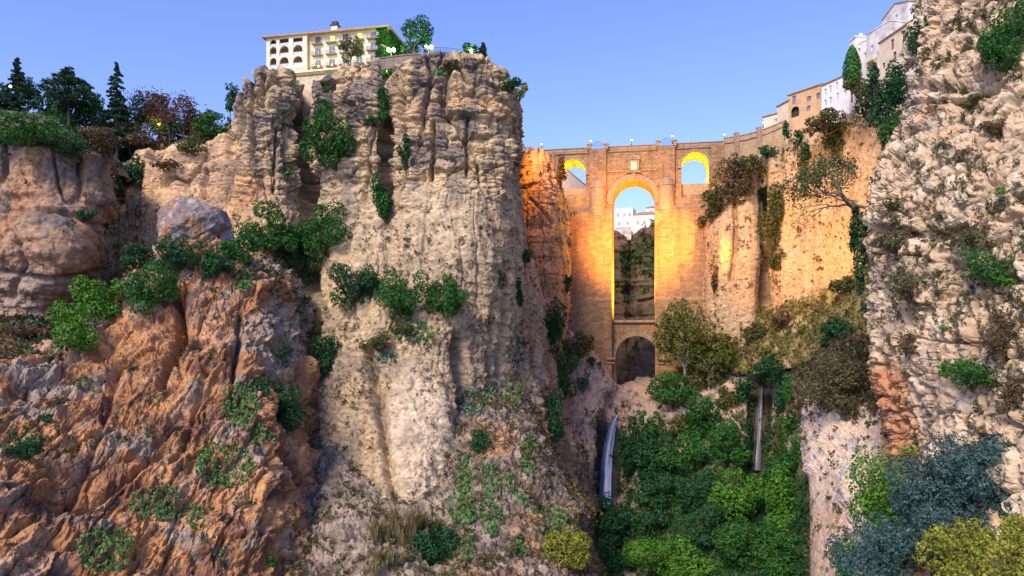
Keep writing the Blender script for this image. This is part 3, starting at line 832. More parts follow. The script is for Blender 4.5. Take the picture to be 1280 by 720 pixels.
# ---- rock knob at the foot of the near right cliff
kno_cols = [
 [(1020,478,178),(1022,520,176),(1026,620,170),(1030,790,160)],
 [(1007,474,162),(1007,520,158),(1014,620,150),(1015,790,140)],
 [(1006,470,150),(1007,520,145),(1014,620,135),(1016,790,121)],
 [(1030,448,146),(1030,520,138),(1035,620,127),(1035,790,112)],
 [(1060,432,142),(1060,520,132),(1062,620,120),(1062,790,105)],
 [(1095,427,140),(1095,520,127),(1095,620,114),(1100,790,100)],
 [(1160,427,138),(1155,520,124),(1155,620,110),(1165,790,95)]]
def kno_disp(p, px, py):
    man = sstep(585, 600, py) * sstep(1060, 1045, px)
    d = (1.5 * fbm(p / 7, 3, 1001) + 0.9 * (ridged(sc3(p, 2.5, 2.5, 9), 3, 1005) - 0.5)) * (1 - .8 * man) + (0.55 * lumps(p, 1.1, 1011)[0] + 0.3 * lumps(p, 0.45, 1012)[0] + 0.15 * fbm(p / .5, 4, 1015)) * (1 - .7 * man)
    return d
def kno_col(p, px, py, d):
    c = tile((0.60, 0.47, 0.365), len(p))
    c = mixc(c, (0.40, 0.37, 0.37), 0.8 * sstep(0, .4, noise(p / 3, 1021) + .3 * blob(px, py, 1065, 580, 22, 35)))
    c = mixc(c, (0.50, 0.25, 0.13), 0.85 * sstep(1095, 1108, px) * sstep(440, 470, py) + 0.8 * blob(px, py, 1040, 640, 18, 22) * sstep(-.2, .2, noise(p / 1.2, 1022)))
    c = mixc(c, (0.15, 0.11, 0.085), .75 * sstep(500, 470, py + 20 * noise(p / 2, 1023)))
    c = mixc(c, (0.52, 0.37, 0.255), .8 * sstep(620, 650, py) * sstep(1065, 1045, px))
    c *= (1 + .28 * noise(p / .7, 1024))[:, None]
    return c
patch('cliff', kno_cols, M['rock_near'], kno_disp, kno_col, 1.3, 0.6, [(.6, .1), (2, -.8), (4, -3)], 'upright rock knob with brown scrub at the foot of the near right cliff', key='knob')

# ---- near cliff on the right edge
nea_cols = [
 [(1225,-90,150),(1195,20,150),(1180,150,148),(1135,250,146),(1135,420,142),(1160,640,138),(1172,900,110)],
 [(1185,-90,128),(1150,40,128),(1138,150,124),(1098,250,122),(1100,420,118),(1135,640,114),(1147,900,91)],
 [(1178,-90,116),(1143,40,115),(1129,150,112),(1086,250,110),(1091,420,107),(1127,640,103),(1139,900,82)],
 [(1195,-90,108),(1165,40,107),(1150,150,104),(1115,250,101),(1118,420,99),(1148,640,95),(1160,900,76)],
 [(1228,-90,102),(1205,40,100),(1190,150,97),(1160,250,94),(1165,420,91),(1185,640,87),(1197,900,69)],
 [(1262,-90,98),(1250,40,95),(1240,150,91),(1215,250,88),(1220,420,84),(1228,640,80),(1240,900,64)],
 [(1300,-90,95),(1295,40,91),(1285,150,87),(1272,250,83),(1275,420,78),(1280,640,74),(1292,900,59)],
 [(1370,-90,92),(1365,40,87),(1360,150,82),(1355,250,77),(1355,420,72),(1355,640,68),(1367,900,54)]]
def nea_disp(p, px, py):
    d = 1.4 * fbm(p / 10, 3, 1101) + 0.5 * (ridged(p / 4.5, 3, 1105) - 0.5)
    l1, e1, c1 = lumps(p, 1.9, 1111); l2, e2, c2 = lumps(p, 0.75, 1112); l3, e3, c3 = lumps(p, 0.36, 1113)
    d += .75 * (c1 - .5) + .3 * (c2 - .5) - .25 * (1 - e1) + 0.2 * l1 + 0.08 * l2 + 0.05 * l3 + 0.10 * fbm(p / .6, 4, 1115)
    d -= np.clip(noise(p / 1.4, 1117) - 0.38, 0, 1) * 2.2
    d -= 0.8 * joints(p, 1119, 5, 12, 0.06)
    nv = voro(sc3(p, 4.5, 4.5, 5.5) + .2 * np.stack([noise(p / 2, 1131)] * 3, -1), 1133)
    d += 1.1 * (nv[2] - .5) - .8 * np.exp(-((nv[1] - nv[0]) / .06) ** 2)
    flat = blob(px, py, 1170, 480, 24, 50)
    d = d * (1 - .6 * flat)
    d -= 2.0 * blob(px, py, 1180, 110, 30, 6) + 1.5 * blob(px, py, 1125, 290, 60, 5) + 1.3 * np.exp(-(polydist(px, py, [(1140, 130), (1200, 125), (1250, 110)]) / 4) ** 2) + 1.6 * np.exp(-(polydist(px, py, [(1100, 285), (1160, 300), (1210, 285)]) / 5) ** 2)
    return d
def nea_col(p, px, py, d):
    c = tile((0.52, 0.405, 0.27), len(p))
    c = mixc(c, (0.66, 0.565, 0.42), 0.7 * sstep(0, .4, noise(p / 3.6, 1121) + .3 * noise(p / .9, 1122)))
    c = mixc(c, (0.34, 0.31, 0.30), 0.5 * sstep(0.2, .5, .5 * noise(p / 3.2, 1123) + .5 * noise(p / 1.1, 1129) + .45 * blob(px, py, 1140, 130, 30, 60) + .2 * noise(p / .8, 1128)))
    c = mixc(c, (0.62, 0.38, 0.24), 0.7 * sstep(0.2, .5, .6 * noise(p / 2.6, 1124) + .5 * noise(p / .9, 1130) + .25 * blob(px, py, 1160, 110, 30, 50)))
    c = mixc(c, (0.53, 0.385, 0.28), 0.8 * blob(px, py, 1172, 480, 26, 50))
    c = mixc(c, (0.50, 0.23, 0.11), 0.9 * sstep(1140, 1118, px + .15 * (470 - py)) * sstep(435, 470, py))
    c = mixc(c, (0.24, 0.19, 0.145), 0.5 * sstep(0.22, .55, noise(p / 3.5, 1125) + .35 * blob(px, py, 1260, 400, 50, 110) + .3 * blob(px, py, 1150, 330, 60, 40) + .3 * noise(p / .6, 1126)))
    c *= (1 + .10 * noise(p / .5, 1127))[:, None]
    return c
patch('cliff', nea_cols, M['rock_near'], nea_disp, nea_col, 1.2, 0.5, [(.6, .5), (3, 1.5), (12, 2)], 'pitted pale near cliff filling the right edge of the view', key='near')

# ---- the same cliffs carried on beyond the frame, more coarsely
patch('cliff', [[(x, -90, a), (x, 40, a - 5), (x, 150, a - 10), (x, 250, a - 15), (x, 420, a - 20), (x, 640, a - 24), (x, 900, a - 36)] for x, a in ((1362, 92.5), (1500, 88), (1750, 80), (2300, 64))], M['rock_near'], nea_disp, nea_col, 5, 1.0, [(.6, .5), (3, 1.5), (12, 2)],
      'continuation of the near cliff beyond the right edge', key='near_flank')
patch('cliff', [[(x, 155, a), (x, 230, a - 3), (x, 310, a - 7), (x, 395, a - 4), (x, 446, a - 24)] for x, a in ((-900, 120), (-400, 140), (-160, 149), (-66, 150))], M['rock'], lef_disp, lef_col, 5, 1.5, [(0.8, .6), (4, 1.2), (9, 1.4), (14, -2)],
      'continuation of the left cliff beyond the left edge', key='left_flank')
patch('slope', [[(x, 444, 134), (x, 447, 127), (x, 520, 112), (x, 600, 98), (x, 770, 84)] for x in (-900, -500, -200, -57)], M['rock_soft'], red_disp, red_col, 5, 1.2, None, 'continuation of the red slope beyond the left edge', key='red_flank', cat='slope')

# ---- gorge sides seen through the arches
far_cols = [
 [(640,235,410),(640,330,405),(640,430,398),(640,560,385)],
 [(735,262,400),(740,340,396),(745,430,390),(745,560,375)],
 [(772,292,388),(775,350,385),(778,430,380),(778,560,368)],
 [(787,299,396),(787,350,393),(788,420,386),(790,480,330)],
 [(797,295,386),(797,345,382),(797,400,378),(800,470,340)],
 [(815,284,380),(812,340,377),(812,400,372),(812,470,345)],
 [(850,270,378),(850,340,374),(850,430,368),(850,540,355)],
 [(960,250,372),(960,340,368),(960,430,362),(960,540,350)]]
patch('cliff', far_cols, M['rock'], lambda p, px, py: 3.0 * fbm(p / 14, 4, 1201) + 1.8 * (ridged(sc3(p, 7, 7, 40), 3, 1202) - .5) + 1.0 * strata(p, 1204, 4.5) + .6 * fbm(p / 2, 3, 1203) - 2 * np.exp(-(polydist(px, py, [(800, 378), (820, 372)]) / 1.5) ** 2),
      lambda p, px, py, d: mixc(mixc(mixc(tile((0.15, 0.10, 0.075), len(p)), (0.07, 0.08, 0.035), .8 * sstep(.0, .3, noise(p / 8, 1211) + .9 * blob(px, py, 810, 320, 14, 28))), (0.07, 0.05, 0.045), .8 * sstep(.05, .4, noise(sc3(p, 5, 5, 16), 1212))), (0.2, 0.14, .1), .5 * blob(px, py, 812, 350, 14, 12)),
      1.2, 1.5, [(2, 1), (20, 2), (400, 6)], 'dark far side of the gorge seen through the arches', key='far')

# ---- one low sheet under everything, out to the horizon
gb = MB()
g0 = -130.0
gb.add([(-4000, -600, g0), (4000, -600, g0), (4000, 5000, g0), (-4000, 5000, g0)], [(0, 1, 2, 3)])
tag(gb.build('ground', plain('valley ground', (0.12, 0.10, 0.06), 0.95, var=0.4, scale=0.05)), 'low valley ground under the cliffs', 'ground', None, 'structure')

# ---- path on the ledge at the left edge
pv = MB()
pts = [(-62, 442.5, 131.5), (-30, 442.5, 132.5), (0, 442.5, 133), (25, 443.5, 134), (50, 445, 137)]
lo = [P(*q) + Vector((0, -2.2, 0.55)) for q in pts]; hi = [P(*q) + Vector((0.2, 2.2, 0.75)) for q in pts]
n_ = len(pts)
pv.add(lo + hi, [(i, i + 1, i + 1 + n_, i + n_) for i in range(n_ - 1)])
pv.add(lo + [v - Vector((0, 0, 1.2)) for v in lo], [(i, i + n_, i + n_ + 1, i + 1) for i in range(n_ - 1)])
tag(pv.build('path', M['path']), 'narrow grey path on the ledge at the left edge', 'path', None, 'structure')

# ---- where the ground is
DG = bpy.context.evaluated_depsgraph_get()
TREES = {k: BVHTree.FromObject(s['o'], DG) for k, s in SURF.items()}
def hit(px, py, only=None):
    d = P(px, py, 1).normalized(); best = None
    for k, t in TREES.items():
        if only and k not in only: continue
        loc, nor, _, dist = t.ray_cast(Vector((0, 0, 0)), d, 3000)
        if loc is not None and (best is None or dist < best[2]): best = (loc, nor, dist, k)
    return best
def ground_at(x, y, z0=400):
    best = None
    for k, t in TREES.items():
        loc, nor, _, dist = t.ray_cast(Vector((x, y, z0)), Vector((0, 0, -1)), 3000)
        if loc is not None and (best is None or loc.z > best.z): best = loc
    return best

# ------------------------------------------------------------------ the bridge, drawn in its own upright plane
BO = Vector(((793 - 640) / F * 280.0, 280.0, 0))
BA = Vector((50, -9.5, 0)).normalized()              # along the bridge, to the right
BN = Vector((BA.y * -1, BA.x, 0))                    # away from the camera
UP = Vector((0, 0, 1))
BTH = 13.0                                           # thickness of the bridge
def bs(px, py):
    """where the ray through a pixel meets the bridge's front plane: (along, up)"""
    r = Vector(((px - 640) / F, 1, (HOR - py) / F))
    t = (BO.dot(BN)) / r.dot(BN)
    q = r * t
    return ((q - BO).dot(BA), q.z)
def bw(s, z, d=0.0): return BO + BA * s + UP * z + BN * d
def arch_loop(x0, x1, crown, sill, n=20):
    """opening between two pixel columns with a round head: pixel rows of crown and sill"""
    s0, zc = bs(x0, crown)[0], None
    s1 = bs(x1, crown)[0]
    zc = bs((x0 + x1) / 2, crown)[1]; zs = bs((x0 + x1) / 2, sill)[1]
    r = (s1 - s0) / 2; cx = (s0 + s1) / 2; zb = zc - r
    lp = [(s0, zs), (s1, zs), (s1, zb)]
    lp += [(cx + r * math.cos(math.pi * k / n), zb + r * math.sin(math.pi * k / n)) for k in range(1, n)]
    lp.append((s0, zb))
    return lp, cx, zb, r, zs
ZD = 74.1                                            # top of the parapet
o_main, mcx, mzb, mr_, mzs = arch_loop(765.5, 818.5, 225, 400)
o_low, lcx, lzb, lr_, lzs = arch_loop(770, 822, 420, 505)
o_l, l_cx, l_zb, l_r, l_zs = arch_loop(698, 732, 199.5, 246)
o_r, r_cx, r_zb, r_r, r_zs = arch_loop(852, 886, 190, 246)
bridge = empty('bridge', bw(0, -30, 0), 'tall floodlit stone bridge with three arches spanning the gorge', 'bridge')
sL, sR = bs(630, 190)[0], bs(907, 180)[0]
m = MB()
m.slab(bw(0, 0), BA, UP, [[(sL, -34), (sR, -34), (sR, ZD - 1.3), (sL, ZD - 1.3)], o_main, o_low, o_l, o_r], BN * BTH)
m.build('body', M['bridge'], bridge)
def bbox(m, px0, px1, z0, z1, front, back=0.05):
    s0, s1 = bs(px0, 300)[0], bs(px1, 300)[0]
    m.box(bw(s0, z0, -front), BA * (s1 - s0), BN * (front + back), UP * (z1 - z0))
def zz(py, px=793): return bs(px, py)[1]
# piers: thicker below, with a sloping shoulder and stepped plinths
for (a, b, c0, c1) in ((707, 765.3, 737, 758), (818.7, 884, 822.5, 843.5)):
    m = MB()
    s0, s1 = bs(a, 300)[0], bs(b, 300)[0]
    zt = zz(266); fr = 3.3
    prof = [(0, -34), (-fr - .9, -34), (-fr - .9, zz(405)), (-fr - .55, zz(403.5)), (-fr - .55, zz(375)), (-fr, zz(373)), (-fr, zt), (0, zt + 3.2)]
    vs = [bw(s0, z, d) for d, z in prof] + [bw(s1, z, d) for d, z in prof]; k = len(prof)
    m.add(vs, [tuple(range(k))[::-1], tuple(range(k, 2 * k))] + [(i, (i + 1) % k, (i + 1) % k + k, i + k) for i in range(k)])
    m.build('pier', M['bridge'], bridge)
    # half round buttress with a domed cap
    m = MB(); sc_ = bs((c0 + c1) / 2, 240)[0]; rr = (bs(c1, 240)[0] - bs(c0, 240)[0]) / 2
    zcap = zz(234)
    prof = [(rr + .25, zt - 1), (rr + .25, zt + .2), (rr, zt + .5), (rr, zcap), (rr + .22, zcap + .05), (rr + .22, zcap + .6), (rr * .98, zcap + .7), (rr * .88, zcap + 1.7), (rr * .66, zcap + 2.7), (rr * .36, zcap + 3.4), (.25, zcap + 3.7)]
    m.lathe(bw(sc_, 0, -.1), prof, 22)
    but = m.build('buttress', M['bridge_trim'], bridge, False)
    m = MB(); m.lathe(bw(sc_, zcap + 3.6, -1.0), [(.45, 0), (.45, .5), (.22, .6), (.3, 1.1), (.12, 1.7), (.34, 2.2), (.34, 2.7), (.08, 4.2)], 8)
    m.box(bw(sc_ - .55, zcap + 6.2, -1.15), BA * 1.1, BN * .3, UP * .35)
    m.build('finial', M['bridge_trim'], but)
    # flat pilaster above the buttress, ending in two parapet posts
    m = MB(); bbox(m, c0, c1, zcap - 2, ZD - 1.0, 1.25); m.build('pilaster', M['bridge'], bridge)
    for q in (c0, c1):
        m = MB(); s_ = bs(q, 200)[0]
        m.box(bw(s_ - .75, ZD - 1.0, -1.6), BA * 1.5, BN * 1.5, UP * 1.7)
        m.box(bw(s_ - .95, ZD + .7, -1.8), BA * 1.9, BN * 1.9, UP * .28)
        m.box(bw(s_ - .6, ZD + .98, -1.45), BA * 1.2, BN * 1.2, UP * .3)
        m.build('post', M['bridge_trim'], bridge)
    # balcony railing between the posts, arched in the middle
    m = MB(); sa, sb = bs(c0, 200)[0] + .8, bs(c1, 200)[0] - .8
    cur = [(sa + (sb - sa) * i / 12, ZD + .3 + (1.7 * (1 - abs(i - 6) / 6) ** .7 if 0 < i < 12 else 0)) for i in range(13)]
    m.tube([bw(s_, z, -1.2) for s_, z in cur], .09, 5)
    m.tube([bw(sa, ZD + .35, -1.2), bw(sb, ZD + .35, -1.2)], .07, 5); m.tube([bw(sa, ZD - .9, -1.2), bw(sb, ZD - .9, -1.2)], .07, 5)
    for s_, z in cur[1:-1]: m.tube([bw(s_, ZD - .9, -1.2), bw(s_, z, -1.2)], .05, 4)
    m.build('railing', M['iron_blue'], bridge)
# end piers at the side arches
for (a, b) in ((690.5, 693.5), (889, 905)):
    m = MB(); bbox(m, a, b, zz(262), ZD - 1.0, .7); m.build('pilaster', M['bridge'], bridge)
# parapet with its coping and string course
m = MB()
def seg(x0, x1): return bs(x0, 200)[0], bs(x1, 200)[0]
for x0, x1 in ((630, 736), (759, 821), (845, 907)):
    s0, s1 = seg(x0, x1)
    m.box(bw(s0, ZD - 1.3, .1), BA * (s1 - s0), BN * .6, UP * 1.15)
    m.box(bw(s0, ZD - 1.3, BTH - .7), BA * (s1 - s0), BN * .6, UP * 1.15)
m.build('parapet', M['bridge_trim'], bridge)
m = MB()
for x0, x1 in ((630, 736), (759, 821), (845, 907)):
    s0, s1 = seg(x0, x1)
    m.box(bw(s0, ZD - .15, -.12), BA * (s1 - s0), BN * 1.0, UP * .3)
    m.box(bw(s0, ZD - 2.2, -.4), BA * (s1 - s0), BN * .38, UP * .5)
s0, s1 = seg(759, 821)
m.box(bw(s0, zz(214.2), -.35), BA * (s1 - s0), BN * .33, UP * .6)
m.build('string_course', M['bridge_trim'], bridge)
# arch rings
def ring(name, cx, zb, r, w, front, ang0=0, n=26):
    m = MB()
    lp = [(cx + (r + w) * math.cos(ang0 + (math.pi - 2 * ang0) * k / n), zb + (r + w) * math.sin(ang0 + (math.pi - 2 * ang0) * k / n)) for k in range(n + 1)]
    lp2 = [(cx + (r + .003) * math.cos(ang0 + (math.pi - 2 * ang0) * k / n), zb + (r + .003) * math.sin(ang0 + (math.pi - 2 * ang0) * k / n)) for k in range(n + 1)]
    vs = [bw(s, z, -front) for s, z in lp] + [bw(s, z, -front) for s, z in lp2] + [bw(s, z, .1) for s, z in lp] + [bw(s, z, .1) for s, z in lp2]
    k = n + 1; fs = []
    for i in range(n):
        fs += [(i, i + 1, k + i + 1, k + i), (2 * k + i, 2 * k + i + 1, i + 1, i), (k + i, k + i + 1, 3 * k + i + 1, 3 * k + i)]
    fs += [(0, k, 3 * k, 2 * k), (n, 2 * k + n, 3 * k + n, k + n)]
    m.add(vs, fs)
    return m.build(name, M['bridge_trim'], bridge)
ring('archivolt', mcx, mzb, mr_, 2.2, .55)
ring('archivolt', l_cx, l_zb, l_r, 1.2, .3)
ring('archivolt', r_cx, r_zb, r_r, 1.2, .3)
ring('archivolt', lcx, lzb, lr_, 1.7, .45)
m = MB(); m.box(bw(mcx - .8, mzb + mr_ - .2, -1.0), BA * 1.6, BN * .9, UP * 2.8); m.lathe(bw(mcx, mzb + mr_ + 2.6, -.5), [(.5, 0), (.5, .4), (.2, .6), (.2, 1.0)], 8)
m.build('keystone', M['bridge_trim'], bridge)
# imposts of the four arches
for (cx, zb, r) in ((mcx, mzb, mr_), (l_cx, l_zb, l_r), (r_cx, r_zb, r_r)):
    for sg in (-1, 1):
        s_ = cx + sg * r
        m = MB()
        m.box(bw(s_ - (1.6 if sg < 0 else -.02) + (.02 if sg > 0 else 0), zb - .9, -.6), BA * 1.58, BN * .55, UP * .8)
        m.build('impost', M['bridge_trim'], bridge)
# walls closing the foot of the side openings, and the sill of the great opening
for (cx, r, px, py, zs_) in ((l_cx, l_r, 715, 235, l_zs), (r_cx, r_r, 869, 228.5, r_zs)):
    m = MB(); m.box(bw(cx - r + .003, zs_ - .2, 1.6), BA * (2 * r - .006), BN * 1.2, UP * (bs(px, py)[1] - zs_ + .2)); m.build('breast_wall', M['ochre_wall'], bridge)
m = MB(); m.box(bw(mcx - mr_ - .4, mzs - 1.0, -1.0), BA * (2 * mr_ + .8), BN * .9, UP * .96); m.build('sill', M['bridge_trim'], bridge)
# lower stage: wall around the small bottom arch, flush with the plinths, and its imposts
for sg in (-1, 1):
    s_ = lcx + sg * lr_
    a0 = s_ - 3.2 if sg < 0 else s_ + .02
    m = MB(); m.box(bw(a0, lzb - 1.2, -5.0), BA * 3.18, BN * 4.9, UP * 1.1)
    m.box(bw(a0, lzb - 2.6, -4.8), BA * 3.0, BN * 4.7, UP * .5)
    m.build('impost', M['bridge_trim'], bridge)
# small room window above the great arch
ns0, ns1 = bs(786.5, 205)[0], bs(797.5, 205)[0]; nz0, nz1 = zz(213.2), zz(200)
m = MB()
m.box(bw(ns0 - .5, nz0 - .2, -.9), BA * .9, BN * .95, UP * (nz1 - nz0 + .2)); m.box(bw(ns1 - .4, nz0 - .2, -.9), BA * .9, BN * .95, UP * (nz1 - nz0 + .2))
m.box(bw(ns0 - 1.0, nz1, -1.1), BA * (ns1 - ns0 + 2.0), BN * 1.15, UP * .5)
m.box(bw(ns0 - 1.1, nz0 - .75, -1.3), BA * (ns1 - ns0 + 2.2), BN * 1.35, UP * .5)
c_ = (ns0 + ns1) / 2; h_ = (ns1 - ns0) / 2 + 1
vs = [bw(c_ + h_ * math.cos(math.pi * k / 10), nz1 + .5 + 1.4 * math.sin(math.pi * k / 10), -1.05) for k in range(11)]
m.add(vs + [v + BN * 1.1 for v in vs], [tuple(range(11)), tuple(range(11, 22))[::-1]] + [(i, i + 11, i + 12, i + 1) for i in range(10)] + [(10, 21, 11, 0)])
win = m.build('window_surround', M['bridge_trim'], bridge)
m = MB(); m.box(bw(ns0 + .42, nz0, -.15), BA * (ns1 - ns0 - .86), BN * .1, UP * (nz1 - nz0 - .02)); m.build('window_pane', plain('pale lit shutter', (0.75, 0.62, 0.40), .8, emit=(1, .75, .35), estr=.08), win)
# road deck on top
m = MB(); m.box(bw(sL, ZD - 1.3, .72), BA * (sR - sL), BN * (BTH - 1.44), UP * .25); m.build('road_deck', M['path'], bridge)

# ---- curved retaining wall carrying the road on to the town
def wall_run(name, pts, mat, thick, label, cat, coping=None, zb=-14):
    """pts: (px, Y, top row). A wall following those points, with a coping"""
    top = [P(x, y, Y) for x, Y, y in pts]
    root = empty(name, top[0] + Vector((0, 0, zb)), label, cat)
    k = len(top); dirs = [(top[min(i + 1, k - 1)] - top[max(i - 1, 0)]) for i in range(k)]
    nrm = [Vector((-d.y, d.x, 0)).normalized() for d in dirs]
    if nrm[0].y < 0: nrm = [-q for q in nrm]
    def strip(z0, z1, f, b, nm, mt):
        m = MB()
        vs = []
        for t, q in zip(top, nrm): vs += [t + q * f + UP * z0, t + q * f + UP * z1, t + q * b + UP * z1, t + q * b + UP * z0]
        fs = []
        for i in range(k - 1):
            for j in range(4): fs.append((i * 4 + j, i * 4 + (j + 1) % 4, (i + 1) * 4 + (j + 1) % 4, (i + 1) * 4 + j))
        fs += [(0, 3, 2, 1), ((k - 1) * 4, (k - 1) * 4 + 1, (k - 1) * 4 + 2, (k - 1) * 4 + 3)]
        m.add(vs, fs)
        return m.build(nm, mt, root)
    strip(zb, -.3, 0, thick, 'wall', mat)
    strip(-.3, 0, -.2, thick + .2, 'coping', coping or M['bridge_trim'])
    return root, strip
rw, st_ = wall_run('retaining_wall', [(905.5, 273.2, 172), (918, 273, 170.3), (932, 272.4, 167.6), (948, 271.4, 163.5), (963, 269.6, 158), (978, 266.8, 151.5), (990, 264, 146.5)], M['ochre_wall'], 1.2, 'ochre retaining wall curving up from the bridge to the town', 'wall', zb=-22)
st_(-2.3, -1.9, -.35, -.01, 'string_course', M['bridge_trim'])
m = MB()
for px, Y, py in ((949, 271.2, 163.3), (921, 272.8, 170)):
    t = P(px, py, Y); m.box(t + Vector((-.9, -.5, -14)), (1.8, 0, 0), (0, .45, 0), (0, 0, 14.5)); m.box(t + Vector((-.9, -.5, .5)), (1.8, 0, 0), (0, 1.6, 0), (0, 0, .9))
m.build('buttress', M['bridge_trim'], rw)

# ---- flood lights: the lamps that wash the bridge and the golden cliff
def spot(name, loc, target, power, size, color, blend=.6, rad=.6):
    l = bpy.data.lights.new(name, 'SPOT'); l.energy = power; l.spot_size = R(size); l.spot_blend = blend; l.color = color; l.shadow_soft_size = rad
    o = bpy.data.objects.new(name, l); COL.objects.link(o); o.location = loc
    o.rotation_euler = (Vector(target) - Vector(loc)).to_track_quat('-Z', 'Y').to_euler()
    return o
def lamp(name, loc, power, color, rad=.3):
    l = bpy.data.lights.new(name, 'POINT'); l.energy = power; l.color = color; l.shadow_soft_size = rad
    o = bpy.data.objects.new(name, l); COL.objects.link(o); o.location = loc
    return o
AMB, YEL = (1.0, 0.365, 0.014), (1.0, 0.54, 0.03)
spot('bridge_floodlight', P(694, 305, 236), P(800, 312, 278), 150000, 52, AMB, 1.0, 1.0)
spot('bridge_floodlight', P(1010, 330, 226), P(805, 300, 276), 290000, 40, AMB, .8, 1.0)
spot('cliff_floodlight', P(820, 290, 212), P(1010, 300, 250), 90000, 66, (1, .43, .055), .9, 1.0)
spot('cliff_floodlight', P(925, 330, 205), P(1045, 280, 236), 60000, 72, (1, .5, .1), .9, 1.0)
spot('bridge_floodlight', P(792, 425, 214), P(795, 285, 279), 330000, 44, (1, .40, .018), 1.0, 1.0)
spot('pinnacle_floodlight', P(662, 160, 246), P(678, 225, 258), 30000, 95, (1, .36, .015), .7, .6)
spot('arch_floodlight', bw(mcx + 1.0, mzs + .8, 2.5), bw(mcx - 2, mzb + mr_, 7), 110000, 120, (1, .55, .05), .8, .5)
spot('jamb_floodlight', bw(mcx + 5.5, mzs + 2.0, 5), bw(mcx - mr_, mzs + 20, 5), 60000, 130, YEL, .8, .5)
for cx, r, z in ((l_cx, l_r, l_zb), (r_cx, r_r, r_zb)):
    lamp('arch_lamp', bw(cx, z - 4.5, 6.5), 11000, YEL, .4)
    lamp('arch_lamp', bw(cx, z - 4.5, 3.6), 3500, YEL, .3)

# ---- street lamps
def street_lamp(px, py, Y, label, group=None, kind='post', globe='bulb', power=0, color=(.75, 1, .5), base=None, r=.38, hgt=None, twin=False):
    head = P(px, py, Y)
    foot = head.copy()
    if base is not None: foot.z = base
    else:
        g = ground_at(head.x, head.y); foot.z = min(head.z - 2.0, g.z if g else head.z - 4)
        if head.z - foot.z > 8: foot.z = head.z - 4.5
    root = empty('street_lamp', foot, label, 'street lamp', group)
    h = head.z - foot.z
    m = MB(); m.lathe(foot, [(.22, 0), (.22, .5), (.1, .7), (.07, h - .5), (.16, h - .4)], 8)
    if twin: m.tube([head + Vector((-.8, 0, -.35)), head + Vector((.8, 0, -.35))], .07, 5)
    m.build('pole', M['iron'], root)
    for dx in ((-.75, .75) if twin else (0,)):
        m = MB(); c = head + Vector((dx, 0, 0)); m.lathe(c, [(r * .35, -r), (r * .8, -r * .7), (r, 0), (r * .8, r * .7), (r * .3, r)], 10); g_ = m.build('globe', M[globe], root, True)
        m = MB(); m.lathe(c + Vector((0, 0, r)), [(r * .7, 0), (r * .2, .3), (.05, .55)], 8); m.build('cap', M['iron'], root)
    if power:
        l = lamp('lamp_light', head + Vector((0, -1.0, -.2)), power, color, .4)
    return root
street_lamp(489, 62.5, 209, 'twin globe street lamp shining green against the ivy by the hotel', 'street lamps along the cliff top', power=4200, color=(.7, 1, .28), twin=True, r=.5)
street_lamp(536, 59, 204, 'bright street lamp just right of the round plaza tree', 'street lamps along the cliff top', power=1200, color=(.7, 1, .5), r=.5, twin=True)
street_lamp(589.5, 64, 201, 'street lamp glowing inside the dark tree on the cliff top', 'street lamps along the cliff top', power=900, color=(.6, 1, .35), r=.5)
street_lamp(612, 83, 198, 'street lamp shining green among shrubs near the right end of the cliff top', 'street lamps along the cliff top', power=700, color=(.6, 1, .3), r=.45)
street_lamp(323.5, 90, 200, 'lone street lamp on the cliff top left of the hotel', 'street lamps along the cliff top', power=500, color=(.8, 1, .7), r=.45)
street_lamp(199, 155, 205, 'amber street lamp among the reddish trees on the left hilltop', 'street lamps on the left hilltop', globe='bulb_warm', power=500, color=(1, .45, .08), r=.45)
street_lamp(13, 108, 192, 'small pale street lamp among the conifers at the far left', 'street lamps on the left hilltop', globe='bulb_dim', r=.35)
for px, py, w in ((677, 180, 'leftmost, above the rock pinnacle'), (738.5, 176, 'above the left buttress'), (789.5, 175, 'over the middle of the great arch'), (840.5, 170, 'above the right buttress'), (905.5, 168, 'past the right side arch')):
    s_, z_ = bs(px, py)
    q = bw(s_, z_, .4); 
    street_lamp(px, py, q.y, 'lamp post on the bridge parapet, ' + w, 'lamp posts on the bridge', globe='bulb_dim', base=ZD, r=.32)
street_lamp(954, 153, 270, 'lamp post on the curving wall beside the low ochre house', 'lamp posts on the bridge', globe='bulb_dim', base=P(954, 161.5, 272).z, r=.28)

# ------------------------------------------------------------------ buildings
class Face:
    """a facade between two plan points; u metres along, z absolute, d metres outwards"""
    def __init__(s, A, B):
        s.A = Vector((A[0], A[1], 0)); s.B = Vector((B[0], B[1], 0)); s.L = (s.B - s.A).length; s.a = (s.B - s.A).normalized()
        s.n = Vector((s.a.y, -s.a.x, 0))
        if s.n.dot(s.A) > 0: s.n = -s.n
    def at(s, u, z, d=0): return s.A + s.a * u + s.n * d + Vector((0, 0, z))
    def uz(s, px, py):
        r = Vector(((px - 640) / F, 1, (HOR - py) / F)); t = s.A.dot(s.n) / r.dot(s.n); q = r * t
        return (q - s.A).dot(s.a), q.z
    def box(s, m, u0, u1, z0, z1, d0, d1):
        m.box(s.at(u0, z0, d0), s.a * (u1 - u0), s.n * (d1 - d0), Vector((0, 0, z1 - z0)))
def plan(px, Y): return ((px - 640) / F * Y, Y)
def rect(u, z, w, h): return [(u - w / 2, z), (u + w / 2, z), (u + w / 2, z + h), (u - w / 2, z + h)]
def arched(u, z, w, h, n=10):
    r = w / 2
    return [(u - r, z), (u + r, z), (u + r, z + h - r)] + [(u + r * math.cos(math.pi * k / n), z + h - r + r * math.sin(math.pi * k / n)) for k in range(1, n)] + [(u - r, z + h - r)]
